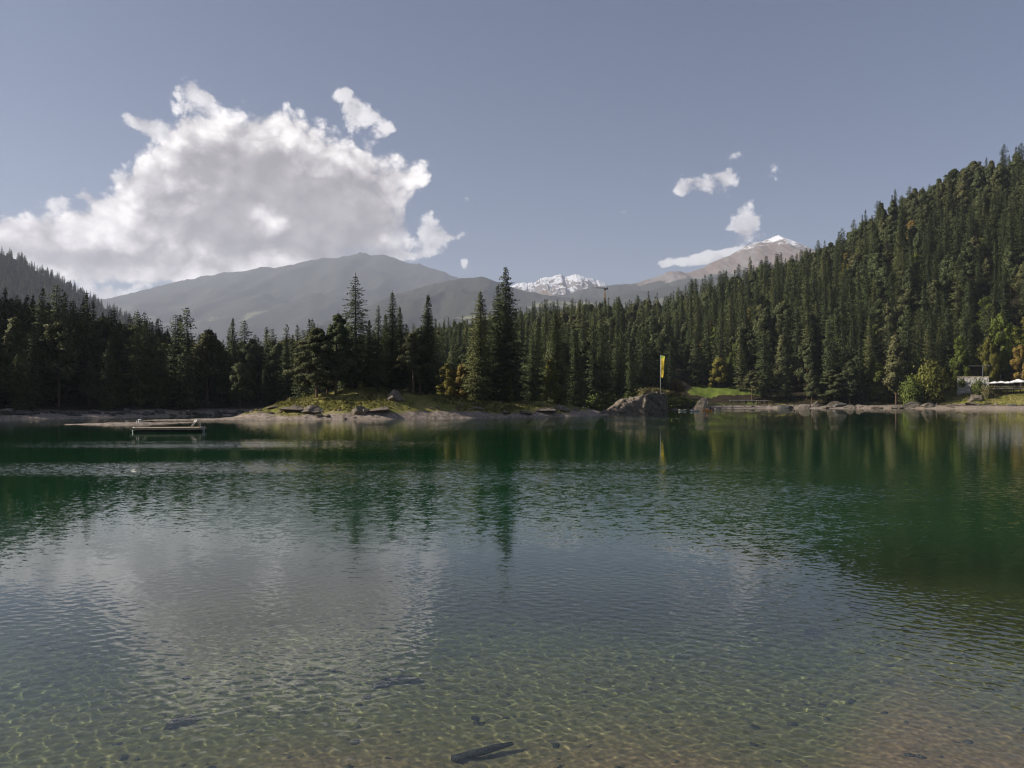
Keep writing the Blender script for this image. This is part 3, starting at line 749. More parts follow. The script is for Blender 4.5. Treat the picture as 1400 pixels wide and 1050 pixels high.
scale *= np.where((near < 14) & (rs.random(len(keep)) < .5), .62, 1.0)
rot = rs.random(len(keep)) * 6.28
vis = (TP > -60) & (TP < 1460)
# apparent size orders the individuals; those hidden deep in the stand go to the mass
used = set()
# spread the 300 over the three stretches of shore
def fill_reg(kinds, variants, name, nmax, p0, p1, lim):
    global used
    sel = np.where(np.isin(kind, kinds) & (TP > p0) & (TP < p1) & (near < lim))[0]
    sel = sel[np.argsort(near[sel])][:nmax]
    used |= _emit(sel, variants, name)
STRETCH = [(60, 'left shore by the picture edge'), (120, 'left shore before the gravel bar'), (185, 'left shore behind the gravel bar'), (235, 'left shore behind the raft'), (290, 'left shore past the raft'),
           (345, 'left shore near the gravel tongue'), (410, 'dark shore behind the island tip'), (460, 'shore behind the island pines'), (530, 'shore behind the tallest island spruce'), (600, 'shore behind the cone shaped spruce'),
           (660, 'shore behind the orange tree'), (720, 'shore behind the twin spruces'), (780, 'shore behind the end of the island'), (840, 'dark shore left of the big rock'), (905, 'shore behind the big rock'), (960, 'slope behind the yellow banner'),
           (1020, 'slope above the green meadow'), (1080, 'slope right of the meadow'), (1140, 'slope above the tilted shore slabs'), (1200, 'slope above the pale boulders'), (1260, 'slope behind the round willow'), (1330, 'slope behind the little pavilion'), (9999, 'slope above the white parasols')]
KNAME = {'spruce_tree': 'spruce', 'pine_tree': 'round topped pine', 'leafy_tree': 'bright leafy tree', 'yellowing_tree': 'yellowing tree'}
def _emit(sel, variants, name):
    for i in sel:
        st = next(q[1] for q in STRETCH if TP[i] < q[0]); kn = KNAME[name]
        size = 'low' if scale[i] < .66 else ('tall' if scale[i] > .98 else 'middling')
        row = 'in front' if near[i] < 14 else 'farther back'
        lab = '%s %s %s on the %s' % (size, kn, row, st); grp = '%ss on the %s' % (kn, st)
        v = variants[int(rot[i] * 10) % len(variants)]
        t = thing(name, lab, 'tree', (TX[i], TY[i], TZ[i] - .2), rot[i], grp); t.scale = (scale[i],) * 3
        obj('trunk', v[0], t); obj('crown', v[1], t)
    return set(int(i) for i in sel)
fill_reg([0], SPR, 'spruce_tree', 110, -30, 345, 45); fill_reg([0], SPR, 'spruce_tree', 80, 345, 900, 60); fill_reg([0], SPR, 'spruce_tree', 95, 900, 1420, 60)
fill_reg([1], PIN, 'pine_tree', 30, -30, 345, 45); fill_reg([1], PIN, 'pine_tree', 30, 345, 900, 60); fill_reg([1], PIN, 'pine_tree', 40, 900, 1420, 60)
fill_reg([2], DEC[:2], 'leafy_tree', 200, 880, 1420, 400); fill_reg([3], DEC[2:], 'yellowing_tree', 60, 880, 1420, 400)

# everything deeper in the forest: one mass of instanced whole trees
def joined(tm, cm, name):
    vt = np.zeros(len(tm.vertices) * 3, np.float32); tm.vertices.foreach_get('co', vt)
    vc = np.zeros(len(cm.vertices) * 3, np.float32); cm.vertices.foreach_get('co', vc)
    me = bpy.data.meshes.new(name)
    ft = [tuple(p_.vertices) for p_ in tm.polygons]; n0 = len(tm.vertices)
    nf = len(cm.polygons); fc = (np.arange(nf * 4).reshape(nf, 4) + n0).tolist()
    me.from_pydata(np.concatenate([vt, vc]).reshape(-1, 3).tolist(), [], ft + fc)
    me.materials.append(tm.materials[0]); me.materials.append(cm.materials[0])
    me.polygons.foreach_set('material_index', np.array([0] * len(ft) + [1] * nf, np.int32))
    tint = np.zeros(nf * 4, np.float32); cm.attributes['tint'].data.foreach_get('value', tint)
    a = me.attributes.new('tint', 'FLOAT', 'POINT'); a.data.foreach_set('value', np.concatenate([np.zeros(n0, np.float32), tint]))
    me.shade_smooth(); me.update()
    nv = np.zeros((n0, 3), np.float32); tm.vertices.foreach_get('normal', nv_ := np.zeros(n0 * 3, np.float32)); nv = nv_.reshape(-1, 3)
    me.normals_split_custom_set_from_vertices(np.concatenate([nv, NRM[cm.name]]).tolist())
    return me
protos = bpy.data.collections.new('forest_kinds')
allv = [(v, 0) for v in SPR] + [(v, 1) for v in PIN] + [(v, 2) for v in DEC[:2]] + [(DEC[2], 3)]
for k, (v, kd) in enumerate(allv):
    protos.objects.link(bpy.data.objects.new('tree_%02d' % k, joined(v[0], v[1], 'tree_%02d' % k)))
pick = {0: [0, 1, 2, 3, 4], 1: [5, 6, 7], 2: [8, 9], 3: [10]}
rest = np.array([i for i in range(len(keep)) if i not in used])
def mass(name, sel, label):
    me = bpy.data.meshes.new(name); me.vertices.add(len(sel))
    me.vertices.foreach_set('co', np.stack([TX[sel], TY[sel], TZ[sel] - .2], 1).astype(np.float32).ravel())
    a = me.attributes.new('pick', 'INT', 'POINT'); a.data.foreach_set('value', np.array([pick[kind[i]][int(rot[i] * 10) % len(pick[kind[i]])] for i in sel], np.int32))
    a = me.attributes.new('size', 'FLOAT', 'POINT'); a.data.foreach_set('value', scale[sel].astype(np.float32))
    a = me.attributes.new('turn', 'FLOAT', 'POINT'); a.data.foreach_set('value', rot[sel].astype(np.float32))
    me.update()
    o = obj(name, me, kind='stuff', label=label, category='forest')
    md = o.modifiers.new('trees', 'NODES'); md.node_group = NG
    return o
NG = bpy.data.node_groups.new('forest', 'GeometryNodeTree')
NG.interface.new_socket('Geometry', in_out='INPUT', socket_type='NodeSocketGeometry'); NG.interface.new_socket('Geometry', in_out='OUTPUT', socket_type='NodeSocketGeometry')
gi = NG.nodes.new('NodeGroupInput'); go = NG.nodes.new('NodeGroupOutput'); mp = NG.nodes.new('GeometryNodeMeshToPoints'); ip = NG.nodes.new('GeometryNodeInstanceOnPoints')
ci = NG.nodes.new('GeometryNodeCollectionInfo'); ci.inputs['Collection'].default_value = protos; ci.inputs['Separate Children'].default_value = True; ci.inputs['Reset Children'].default_value = True
def na(nm, ty):
    n = NG.nodes.new('GeometryNodeInputNamedAttribute'); n.data_type = ty; n.inputs['Name'].default_value = nm; return n.outputs['Attribute']
NG.links.new(gi.outputs[0], mp.inputs[0]); NG.links.new(mp.outputs[0], ip.inputs['Points']); NG.links.new(ci.outputs[0], ip.inputs['Instance'])
ip.inputs['Pick Instance'].default_value = True
NG.links.new(na('pick', 'INT'), ip.inputs['Instance Index'])
cb = NG.nodes.new('ShaderNodeCombineXYZ'); NG.links.new(na('turn', 'FLOAT'), cb.inputs[2]); NG.links.new(cb.outputs[0], ip.inputs['Rotation'])
NG.links.new(na('size', 'FLOAT'), ip.inputs['Scale']); NG.links.new(ip.outputs[0], go.inputs[0])
mass('forest', rest, 'dense spruce forest covering the far slopes around the lake')
def hill_forest():
    global TX, TY, TZ, kind, scale, rot
    rg = np.random.default_rng(91); n = 5200
    U = -420 + 760 * rg.random(n); T = -rg.random(n) ** 1.6 * .75
    px_ = np.array([q[0] for q in LH], float); py_ = np.array([q[1] for q in LH], float)
    top = CAM_Z + (HZ - np.interp(U, px_, py_)) / F * 2300
    X = (U - 700) / F * 2300; Y = 2300 + T * 1200
    dg = bpy.context.evaluated_depsgraph_get(); hill = [o for o in bpy.data.objects if o.name.startswith('hill')][-1]
    k = []; Z = np.zeros(n)
    for i in range(n):
        hit, loc, nn_, fi = hill.ray_cast(Vector((X[i], Y[i], 3000)), Vector((0, 0, -1)))
        if hit: k.append(i); Z[i] = loc.z
    k = np.array(k)
    TX, TY, TZ = X[k], Y[k], Z[k]; kind = np.where(rg.random(len(k)) < .15, 1, 0); scale = (.8 + .5 * rg.random(len(k))); rot = rg.random(len(k)) * 6.28
    mass('forest', np.arange(len(k)), 'hazy dark forest on the far hill at the left edge')
hill_forest()
print('TREES', len(keep), 'individual', len(used))

# ------------------------------------------------------------------ plain materials
def flat(name, c0, c1, scale=3.0, rough=0.8, spec=0.3, metal=0.0):
    m, nt, p, out = newmat(name)
    n = noise(texco('Object'), scale, 4, 0.6)
    link(mixc(sstep(n, 0.3, 0.7), c0, c1), p.inputs['Base Color'])
    p.inputs['Roughness'].default_value = rough; p.inputs['Specular IOR Level'].default_value = spec; p.inputs['Metallic'].default_value = metal
    return m
def rockmat(name, c0, c1, band=1.0):
    m, nt, p, out = newmat(name)
    pos = texco('Object'); X, Y, Z = sep(pos)
    n = noise(pos, 1.1, 6, 0.65); n2 = noise(comb(X * 1.2, Y * 1.2, Z * 7.0), band, 5, 0.6); n3 = noise(pos, 6.0, 4, 0.7)
    c = mixc(sstep(n * 0.5 + n2 * 0.5, 0.35, 0.65), c0, c1)
    c = mixc(sstep(n3, 0.55, 0.75) * 0.5, c, (c0[0] * .5, c0[1] * .5, c0[2] * .5))
    link(c, p.inputs['Base Color']); p.inputs['Roughness'].default_value = 0.92; p.inputs['Specular IOR Level'].default_value = 0.2
    b = nt.nodes.new('ShaderNodeBump'); b.inputs['Strength'].default_value = .7; b.inputs['Distance'].default_value = .25
    link(n + n2 * .8 + n3 * .3, b.inputs['Height']); nt.links.new(b.outputs[0], p.inputs['Normal'])
    return m
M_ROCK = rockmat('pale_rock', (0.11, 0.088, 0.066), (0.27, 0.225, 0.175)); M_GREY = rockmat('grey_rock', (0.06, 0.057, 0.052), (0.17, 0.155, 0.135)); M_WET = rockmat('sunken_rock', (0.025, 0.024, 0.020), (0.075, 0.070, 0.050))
M_WOOD = flat('weathered_planks', (0.34, 0.25, 0.17), (0.46, 0.36, 0.25), 2.0); M_DARK = flat('dark_float', (0.012, 0.012, 0.013), (0.03, 0.028, 0.026), 2.0, .6)
M_STEEL = flat('galvanised_steel', (0.50, 0.50, 0.49), (0.62, 0.62, 0.60), 5.0, .35, .5, .6); M_WHITE = flat('white_canvas', (0.70, 0.68, 0.66), (0.82, 0.80, 0.78), 1.0, .8)
M_YEL = flat('yellow_cloth', (0.74, 0.50, 0.04), (0.82, 0.58, 0.06), 1.0, .7); M_LIME = flat('lime_cloth', (0.50, 0.62, 0.06), (0.55, 0.66, 0.08), 1.0, .7); M_GLYPH = flat('dark_print', (0.10, 0.08, 0.03), (0.14, 0.11, 0.04), 1.0, .8)
M_POLE = flat('pale_pole', (0.35, 0.36, 0.33), (0.45, 0.45, 0.42), 2.0, .5); M_ORANGE = flat('orange_plastic', (0.80, 0.24, 0.02), (0.88, 0.30, 0.03), 1.0, .45, .5)
def thin_cloth(m, c):
    nt = m.node_tree; p = next(n for n in nt.nodes if n.type == 'BSDF_PRINCIPLED'); out = next(n for n in nt.nodes if n.type == 'OUTPUT_MATERIAL')
    tl = nt.nodes.new('ShaderNodeBsdfTranslucent'); tl.inputs[0].default_value = (*c, 1); ms = nt.nodes.new('ShaderNodeMixShader'); ms.inputs[0].default_value = .35
    nt.links.new(p.outputs[0], ms.inputs[1]); nt.links.new(tl.outputs[0], ms.inputs[2]); nt.links.new(ms.outputs[0], out.inputs[0])
thin_cloth(M_YEL, (0.85, 0.60, 0.05)); thin_cloth(M_LIME, (0.5, 0.66, 0.08))
M_DKWOOD = flat('dark_timber', (0.035, 0.025, 0.018), (0.08, 0.055, 0.04), 2.0); M_CRANE = flat('crane_paint', (0.42, 0.24, 0.09), (0.52, 0.31, 0.13), .5, .6); M_CRDK = flat('dark_crane_steel', (0.03, 0.03, 0.035), (0.06, 0.06, 0.06), .5, .6)
M_SKIN = flat('skin', (0.42, 0.26, 0.18), (0.48, 0.30, 0.21), 3.0, .6); M_RED = flat('orange_vest', (0.85, 0.22, 0.02), (0.9, 0.3, 0.04), 3.0, .7); M_STONE = rockmat('pale_masonry', (0.28, 0.26, 0.23), (0.55, 0.52, 0.47), .6); M_CREAM = flat('cream_parasol', (0.62, 0.58, 0.52), (0.75, 0.71, 0.65), 1.0, .8)

# ------------------------------------------------------------------ boulders
def boulder_mesh(seed, mat, sub=4, flatn=1.0, rough=0.28, strata=0.0):
    import bmesh
    bm = bmesh.new(); bmesh.ops.create_icosphere(bm, subdivisions=sub, radius=1.0)
    me = bpy.data.meshes.new('boulder'); bm.to_mesh(me); bm.free()
    n = len(me.vertices); co = np.zeros(n * 3, np.float32); me.vertices.foreach_get('co', co); v = co.reshape(-1, 3).astype(float)
    rr = np.random.default_rng(seed)
    for _ in range(16):                                   # a few flat broken faces
        d = rr.normal(size=3); d /= np.linalg.norm(d); c = 0.38 + .38 * rr.random()
        h = v @ d; v -= np.outer(np.maximum(h - c, 0) * .93, d)
    f = fbm(v[:, 0] * 1.7 + seed, v[:, 1] * 1.7 + v[:, 2] * 1.3, 4, seed, .6)
    if strata: f = f + strata * fbm(v[:, 2] * 5 + v[:, 0] * 1.2, v[:, 1] * .4, 3, seed + 3)
    v *= (1 + rough * f)[:, None]
    me.vertices.foreach_set('co', v.astype(np.float32).ravel()); me.materials.append(mat); me.update()
    return me
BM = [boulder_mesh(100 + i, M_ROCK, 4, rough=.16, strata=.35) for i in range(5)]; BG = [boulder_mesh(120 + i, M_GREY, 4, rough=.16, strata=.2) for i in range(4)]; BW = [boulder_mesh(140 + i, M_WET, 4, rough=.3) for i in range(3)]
def boulder(px, d, wm, hm, label, pool=BM, k=0, dm=None, rz=0.0, tilt=0.0, group=None, zoff=0.0, name='boulder', z=None):
    x, y = at_px(px, d)
    o = obj(name, pool[k % len(pool)], None, (x, y, (hz(x, y) if z is None else z) + zoff), rz, label=label, category='rock')
    o.scale = (wm * .80, (dm or wm) * .80, hm * 1.15); o.location.z -= hm * .10; o.rotation_euler = (0, tilt, rz)
    if group: o['group'] = group
    return o
for px, d, w_, h, lab, k, tl in ((154, 113.4, .8, .35, 'low pale stone left on the gravel bar', 0, 0), (160, 113.8, 1.1, .8, 'largest pale stone standing on the gravel bar', 1, .2), (166, 114.2, .9, .5, 'pale stone right of the largest one on the gravel bar', 2, 0),
        (174, 114.6, 1.3, .35, 'flat stone near the raft end of the gravel bar', 3, 0), (345, 149, 1.6, .7, 'small pink stone near the left tip of the island', 0, 0),
        (398, 146.5, 4.2, .8, 'long low layered rock on the island shore below the first pine', 4, .05), (424, 146.0, 4.0, .9, 'dark edged rock right of the long layered rock', 2, -.1), (376, 149.5, 2.4, .5, 'flat slab in the grass left of the layered rocks', 3, .1),
        (489, 146.5, 2.6, 1.5, 'pale pointed rock at the island waterline', 1, .5), (499, 146.6, 2.4, 1.2, 'rock leaning against the pale pointed rock', 0, -.4), (516, 147.5, 3.6, .7, 'sloping slab right of the pale pointed rock', 4, .2), (538, 153, 3.0, 1.6, 'grey hump of rock in the shaded island grass', 2, 0),
        (652, 162, 3.0, .5, 'flat rock on the shaded island beach', 3, 0), (690, 165.5, 3.4, .6, 'low wet rock at the water below the twin spruces', 0, 0), (715, 168, 2.6, .6, 'small pink rock left on the right island beach', 1, .1),
        (742, 173, 4.4, .9, 'reddish slab on the right island beach', 4, .1), (765, 178, 3.6, .8, 'reddish slab near the right end of the island', 2, -.1), (786, 184, 2.6, .5, 'last flat slab at the right end of the island', 3, 0),
        (806, 222, 3.6, .8, 'white flat rock in the shade left of the big rock', 1, 0), (930, 303, 4.5, 1.4, 'pale flat rock right of the big rock', 4, 0)):
    boulder(px, d, w_, h, lab, BM, k, None, k * .8, tl, zoff=-.05)
for px, d, w_, h, lab, k, tl, pool in ((955, 268, 5.0, 9.0, 'tall pale split rock standing at the water beside the orange kayak', 1, .12, BM), (971, 270, 4.6, 6.0, 'lower pale rock right of the tall split rock', 0, -.45, BM), (979, 278, 3.8, 2.4, 'small dark rock at the right foot of the split rocks', 1, 0, BG),
        (1072, 351, 8.5, 3.4, 'dark boulder at the water left of the tilted slabs', 2, 0, BG), (1098, 354, 13, 3.2, 'tilted pale slab right of the dark shore boulder', 4, -.22, BM), (1112, 357, 10, 3.4, 'upper tilted slab leaning to the left', 3, -.28, BM), (1125, 353, 8, 2.4, 'low slab under the pale block', 0, -.1, BM),
        (1137, 360, 7, 6.0, 'pale square block above the tilted slabs', 1, .1, BM), (1151, 357, 9, 4.6, 'rounded purple grey boulder right of the pale block', 3, .15, BG), (1160, 353, 6, 2.0, 'small flat rock at the water below the purple boulder', 2, 0, BM), (1174, 356, 5, 2.8, 'pale boulder at the right end of the slab group', 0, .2, BM),
        (1197, 352, 6, 1.2, 'low flat rock on the thin beach strip', 4, 0, BM), (1222, 350, 11, 3.0, 'left part of the long layered shore rock', 4, -.15, BM), (1246, 349, 15, 3.8, 'long layered rock below the round willow', 2, -.05, BM), (1270, 347, 15, 3.4, 'right part of the long layered shore rock', 3, .06, BM),
        (1300, 344, 8, 2.0, 'pale rock at the end of the layered rocks', 1, 0, BM), (1314, 342, 6, 1.8, 'small pale rock left of the gravel path', 0, 0, BM), (1328, 340, 7, 1.6, 'pale rock where the gravel path meets the lake', 2, .2, BM), (1333, 346, 9, 2.2, 'long boulder in the grass below the terrace', 4, -.25, BM), (1385, 330, 4, 1.4, 'small brown rock on the right beach', 2, 0, BG)):
    boulder(px, d, w_ * .95, h * (.62 if px > 990 else .8), lab, pool, k, min(w_, 5), k * .25, tl, zoff=-.1, z=(0.0 if px < 990 else None))
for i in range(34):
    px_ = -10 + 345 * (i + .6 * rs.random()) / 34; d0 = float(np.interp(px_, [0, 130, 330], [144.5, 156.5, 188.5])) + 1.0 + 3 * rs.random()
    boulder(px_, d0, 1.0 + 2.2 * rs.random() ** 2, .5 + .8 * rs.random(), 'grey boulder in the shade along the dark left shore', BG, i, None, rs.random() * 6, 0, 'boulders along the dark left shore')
for i in range(44):
    px_ = 985 + 400 * rs.random(); x_, y_ = at_px(px_, float(np.interp(px_, [985, 1100, 1240, 1400], [355, 355, 349, 326])) + 5 * rs.random())
    boulder(px_, y_, .7 + 1.5 * rs.random() ** 2, .3 + .5 * rs.random(), 'small loose stone on the right hand beach', BM, i, None, rs.random() * 6, 0, 'loose stones on the beach under the hillside', name='stone')
for i in range(36):
    px_ = 350 + 450 * rs.random(); d0 = float(np.interp(px_, [350, 430, 500, 560, 620, 680, 740, 800], [145, 143.5, 144, 149, 158, 167, 177, 189])) + 3.5 * rs.random()
    boulder(px_, d0, .4 + .9 * rs.random() ** 2, .2 + .4 * rs.random(), 'small loose stone on the gravel rim of the island', BM, i, None, rs.random() * 6, 0, 'loose stones on the island shore', name='stone')
# sunken rocks close to the camera
for x_, y_, w_, h, lab, k, rz_ in ((-1.50, 10.3, .66, .50, 'dark sunken boulder under the water left of the middle', 0, .3), (-1.78, 10.15, .42, .22, 'flat sunken stone against the dark boulder', 1, 1), (-3.9, 8.9, .60, .12, 'faint dark flat stone sunk near the lower left corner', 2, .5),
        (5.0, 12.7, .50, .22, 'dark sunken stone right of the middle under the water', 1, .8), (6.55, 14.3, .9, .22, 'widest faint sunken rock at the right, farthest out', 2, .2), (6.45, 12.5, .30, .30, 'small pointed sunken stone at the right', 0, 2), (-.42, 9.0, .16, .06, 'tiny dark sunken pebble above the log', 1, 2)):
    z = hz(x_, y_)
    o = obj('sunken_rock', BW[k], None, (x_, y_, z + h * .15), rz_, label=lab, category='rock'); o.scale = (w_ / 2, w_ * .38, h * .6)
    o.cycles.is_caustics_receiver = True
lg = MB().tube([(0, 0, 0), (.25, .11, .02), (.5, .24, .05), (.62, .30, .06)], [.055, .06, .05, .03], 10).tube([(.28, .12, .04), (.33, .10, .12)], [.02, .01], 6)
o = obj('sunken_log', lg.mesh('sunken_log', M_WET, True), None, (-.62, 7.85, hz(-.5, 7.9) + .1), 0, label='short dark log lying under water at the bottom edge', category='log'); o.cycles.is_caustics_receiver = True

# ------------------------------------------------------------------ the big rock with the banner
def outcrop():
    # sections along the rock from its left toe to the right end: (photo px, front y, top y, back depth, front lean)
    S = [(823, 566, 566, 1, .2), (832, 566, 562, 4, 3.2), (842, 566, 556, 7, 4.2), (851, 566, 549, 9, 4.6), (860, 566, 546, 10, 4.4), (870, 566, 544, 11, 4.0), (879, 566, 541.5, 12, 3.0), (884, 566, 540, 12, 1.0), (892, 566, 538.5, 12, .3), (902, 566, 537, 12, 0), (910, 566, 537, 12, -.2), (917, 566, 538, 11, -.2), (922, 566, 541, 9, 0.0), (924, 566, 556, 6, .3), (925, 566, 565, 3, .5)]
    d = 200.0; A = np.array(S, float); U = np.linspace(823, 925, 150)
    fy, ty, bk, ln = [np.interp(U, A[:, 0], A[:, i]) for i in (1, 2, 3, 4)]
    X = (U - 700) / F * d; top = CAM_Z + (HZ - ty) / F * d; top = np.maximum(top, .05)
    nt_ = 60; rows = []
    for t in np.linspace(0, 1, nt_):
        if t < .5:
            k = t / .5; y = d + ln * k ** .9 + np.maximum(U - 882, 0) * .24; z = -2.0 + (top + 2.0) * k
        else:
            k = (t - .5) / .5; y = d + ln + bk * k * (1 - .3 * smooth(U, 882, 925)) + np.maximum(U - 882, 0) * .24; z = top + np.sin(k * math.pi) * .35 - (top + 2.0) * k ** 4
        rows.append(np.stack([X, y + 0 * X, z + 0 * X], 1))
    v = np.array(rows); P = v.reshape(-1, 3)
    n = fbm(P[:, 0] * .5 + P[:, 2] * .25, P[:, 1] * .5 + P[:, 2] * .7, 5, 401, .6); n2 = fbm(P[:, 0] * 1.6 - P[:, 2] * .8, P[:, 2] * 2.2, 4, 402, .6)
    am = smooth(P[:, 2], -1.5, 1.5)
    P[:, 1] -= (n * 1.1 + n2 * .45) * am; P[:, 2] += (n * .5 + n2 * .3) * am; P[:, 0] += n2 * .25
    me = make_mesh('rock_outcrop', P, grid_faces(nt_, len(U)), M_ROCK)
    return obj('rock_outcrop', me, label='big brown rock rising from the lake, its right end steep and dark, banner on top', category='rock')
outcrop()
def out_plant(px, py, d, meshes, s, lab, cat='bush'):
    x, y, z = at(px, py, d); return plant('bush', meshes, FS, lab, cat, x, y, s, px, None, 0, None, z)
out_plant(881, 542.5, 205, gY, 1.5, 'large straw coloured bush on the crest of the big rock'); out_plant(902, 539.5, 211, gY, 1.1, 'dry bush beside the banner pole on the big rock')
out_plant(893, 540, 210, gY, 1.2, 'lower dry bush between the large one and the pole'); out_plant(858, 547.5, 207, gB, .7, 'small bright green bush on the left slope of the big rock'); out_plant(915, 541, 212, gY, .9, 'bush at the right edge of the big rock')

x, y, z = at(903, 540, 208)
fp = thing('banner_pole', 'tall pole with a narrow yellow banner standing behind the big rock', 'flagpole', (x, y, z), R(-28))
obj('pole', MB().tube([(0, 0, -2.5), (0, 0, 10.9)], [.09, .06], 10).mesh('pole', M_POLE, True), fp)
obj('banner_arm', MB().tube([(0, 0, 10.8), (1.1, 0, 10.8)], .035, 6).mesh('banner_arm', M_POLE, True), fp)
nb, nc = 34, 8; bv = []
for i in range(nb):
    for j in range(nc):
        t = i / (nb - 1); u = j / (nc - 1); wd = 1.12 - .45 * t
        bv.append((.10 + wd * u, .14 * math.sin(t * 9 + u * 2.5) * u + .05 * math.sin(t * 21), 10.75 - 5.9 * t - .1 * u))
bn = make_mesh('banner', bv, grid_faces(nb, nc), M_YEL); bn.materials.append(M_LIME)
bn.polygons.foreach_set('material_index', np.array([1 if (k // (nc - 1)) < 4 else 0 for k in range(len(bn.polygons))], np.int32))
cl = obj('banner', bn, fp)
gm = MB()
for k in range(6): gm.box(.42, -.17, 9.2 - k * .62, .16 + .06 * (k % 2), .02, .34)
obj('lettering', gm.mesh('lettering', M_GLYPH), cl)

# ------------------------------------------------------------------ swimming raft
x, y, _ = at(231, 590, 86); rf = thing('swimming_raft', 'wooden swimming raft with two steel ladders floating before the dark left shore', 'raft', (x, y, 0), R(9))
dk = MB()
for k in range(22): dk.box(-3.62 + k * .345, 0, .46, .325, 3.0, .07)
obj('deck', dk.mesh('deck', M_WOOD), rf)
obj('deck_frame', MB().box(0, -1.46, .34, 7.6, .08, .16).box(0, 1.46, .34, 7.6, .08, .16).box(-3.78, 0, .34, .08, 3.0, .16).box(3.78, 0, .34, .08, 3.0, .16).mesh('deck_frame', M_WOOD), rf)
for cy_ in (-1.0, 1.0): obj('float', MB().tube([(-3.4, cy_, .05), (3.4, cy_, .05)], .26, 14).mesh('float', M_DARK, True), rf)
for sx_ in (-1, 1):
    for yy in (-.28, .28):
        pass
    lm = MB()
    for yy in (-.3, .3):
        lm.tube([(sx_ * 2.45, yy, .5), (sx_ * 3.05, yy, 1.32), (sx_ * 3.28, yy, 1.38), (sx_ * 3.42, yy, 1.25), (sx_ * 3.42, yy, .5)], .035, 8)
        lm.tube([(sx_ * 3.86, yy, .5), (sx_ * 3.86, yy, -.9)], .03, 8).tube([(sx_ * 3.42, yy, .55), (sx_ * 3.86, yy, .5)], .03, 8)
    for zz in (.2, -.1, -.4, -.7): lm.tube([(sx_ * 3.86, -.3, zz), (sx_ * 3.86, .3, zz)], .025, 6)
    obj('ladder', lm.mesh('ladder', M_STEEL, True), rf)
rf.scale = (.97, 1, 1)

# ------------------------------------------------------------------ kayak with paddler, white boat
def hull(L, W, H, mat, name, n=24, m_=10):
    vs = []
    for i in range(n):
        t = i / (n - 1) * 2 - 1; w2 = W / 2 * (1 - abs(t) ** 2.4) + .01; zb = -H * .45 * (1 - t * t) ; zt = H * .5 + .12 * t * t
        for j in range(m_):
            a = math.pi * (j / (m_ - 1)); yy = -math.cos(a) * w2; vs.append((t * L / 2, yy, zt + (zb - zt) * math.sin(a) ** .7))
    fs = grid_faces(n, m_).tolist(); mb = MB(); mb.v = vs; mb.f = [tuple(f) for f in fs]; return mb.mesh(name, mat, True)
def decked(L, W, H, mat, name, n=24):
    vs = []
    for i in range(n):
        t = i / (n - 1) * 2 - 1; w2 = W / 2 * (1 - abs(t) ** 2.4) + .01; zt = H * .5 + .12 * t * t
        for j in range(5):
            u = j / 4 * 2 - 1; vs.append((t * L / 2, u * w2, zt + .05 * (1 - u * u)))
    mb = MB(); mb.v = vs; mb.f = [tuple(f) for f in grid_faces(n, 5).tolist()]; return mb.mesh(name, mat, True)
x, y, _ = at(967, 562, 258); ky = thing('kayak', 'small orange kayak on the water in front of the pale split rock', 'kayak', (x, y, .12), R(4))
obj('hull', hull(3.6, .75, .34, M_ORANGE, 'hull'), ky); obj('deck', decked(3.6, .75, .34, M_ORANGE, 'deck'), ky); obj('seat', MB().box(-.1, 0, .24, .5, .42, .06).box(-.36, 0, .42, .06, .42, .34).mesh('seat', M_DARK), ky)
def person():
    J = [(0, 0, .10, .15), (0, 0, .36, .14), (0, 0, .52, .17), (0, 0, .63, .07), (0, 0, .74, .095), (0, 0, .86, .08),
         (.0, .19, .54, .06), (.16, .33, .34, .045), (.42, .26, .36, .035), (.50, .25, .37, .035),
         (.0, -.19, .54, .06), (.16, -.33, .34, .045), (.42, -.26, .42, .035), (.50, -.25, .43, .035),
         (.10, .11, .08, .09), (.52, .14, .26, .07), (.92, .13, .08, .05), (1.0, .13, .12, .04),
         (.10, -.11, .08, .09), (.52, -.14, .26, .07), (.92, -.13, .08, .05), (1.0, -.13, .12, .04)]
    E_ = [(0, 1), (1, 2), (2, 3), (3, 4), (4, 5), (2, 6), (6, 7), (7, 8), (8, 9), (2, 10), (10, 11), (11, 12), (12, 13), (0, 14), (14, 15), (15, 16), (16, 17), (0, 18), (18, 19), (19, 20), (20, 21)]
    me = bpy.data.meshes.new('body'); me.from_pydata([j[:3] for j in J], E_, []); me.materials.append(M_SKIN)
    o = obj('person', me, label='person in an orange vest paddling the small kayak', category='person')
    sk = o.modifiers.new('skin', 'SKIN'); layer = me.skin_vertices[0] if me.skin_vertices else None
    if layer is None:
        bpy.context.view_layer.update(); layer = me.skin_vertices[0] if me.skin_vertices else None
    if layer:
        for i, j in enumerate(J): layer.data[i].radius = (j[3], j[3] * .85)
        layer.data[0].use_root = True
    sb = o.modifiers.new('sub', 'SUBSURF'); sb.levels = 2; sb.render_levels = 2
    return o
pe = person(); pe.location = (x - .1, y, .36); pe.rotation_euler = (0, 0, R(4))
vest = MB().tube([(0, 0, .12), (0, 0, .34), (0, 0, .52), (0, 0, .60)], [.17, .18, .21, .12], 16).mesh('vest', M_RED, True); obj('vest', vest, pe)
hr = MB().tube([(-.02, 0, .76), (-.02, 0, .84), (-.02, 0, .93)], [.115, .115, .04], 14).mesh('hair', M_DKWOOD, True); obj('hair', hr, pe)
pd = MB().tube([(.47, -1.05, .62), (.47, 1.05, .20)], .02, 8).box(.47, -1.18, .645, .03, .34, .17).box(.47, 1.18, .175, .03, .34, .17)
obj('paddle', pd.mesh('paddle', M_WHITE, True), None, (x - .1, y, .36), R(4), label='double bladed paddle held across the small kayak', category='paddle')
x, y, _ = at(950, 562, 256); wb = thing('rowing_boat', 'small white boat at the foot of the tall pale split rock', 'boat', (x, y, .16), R(-5))
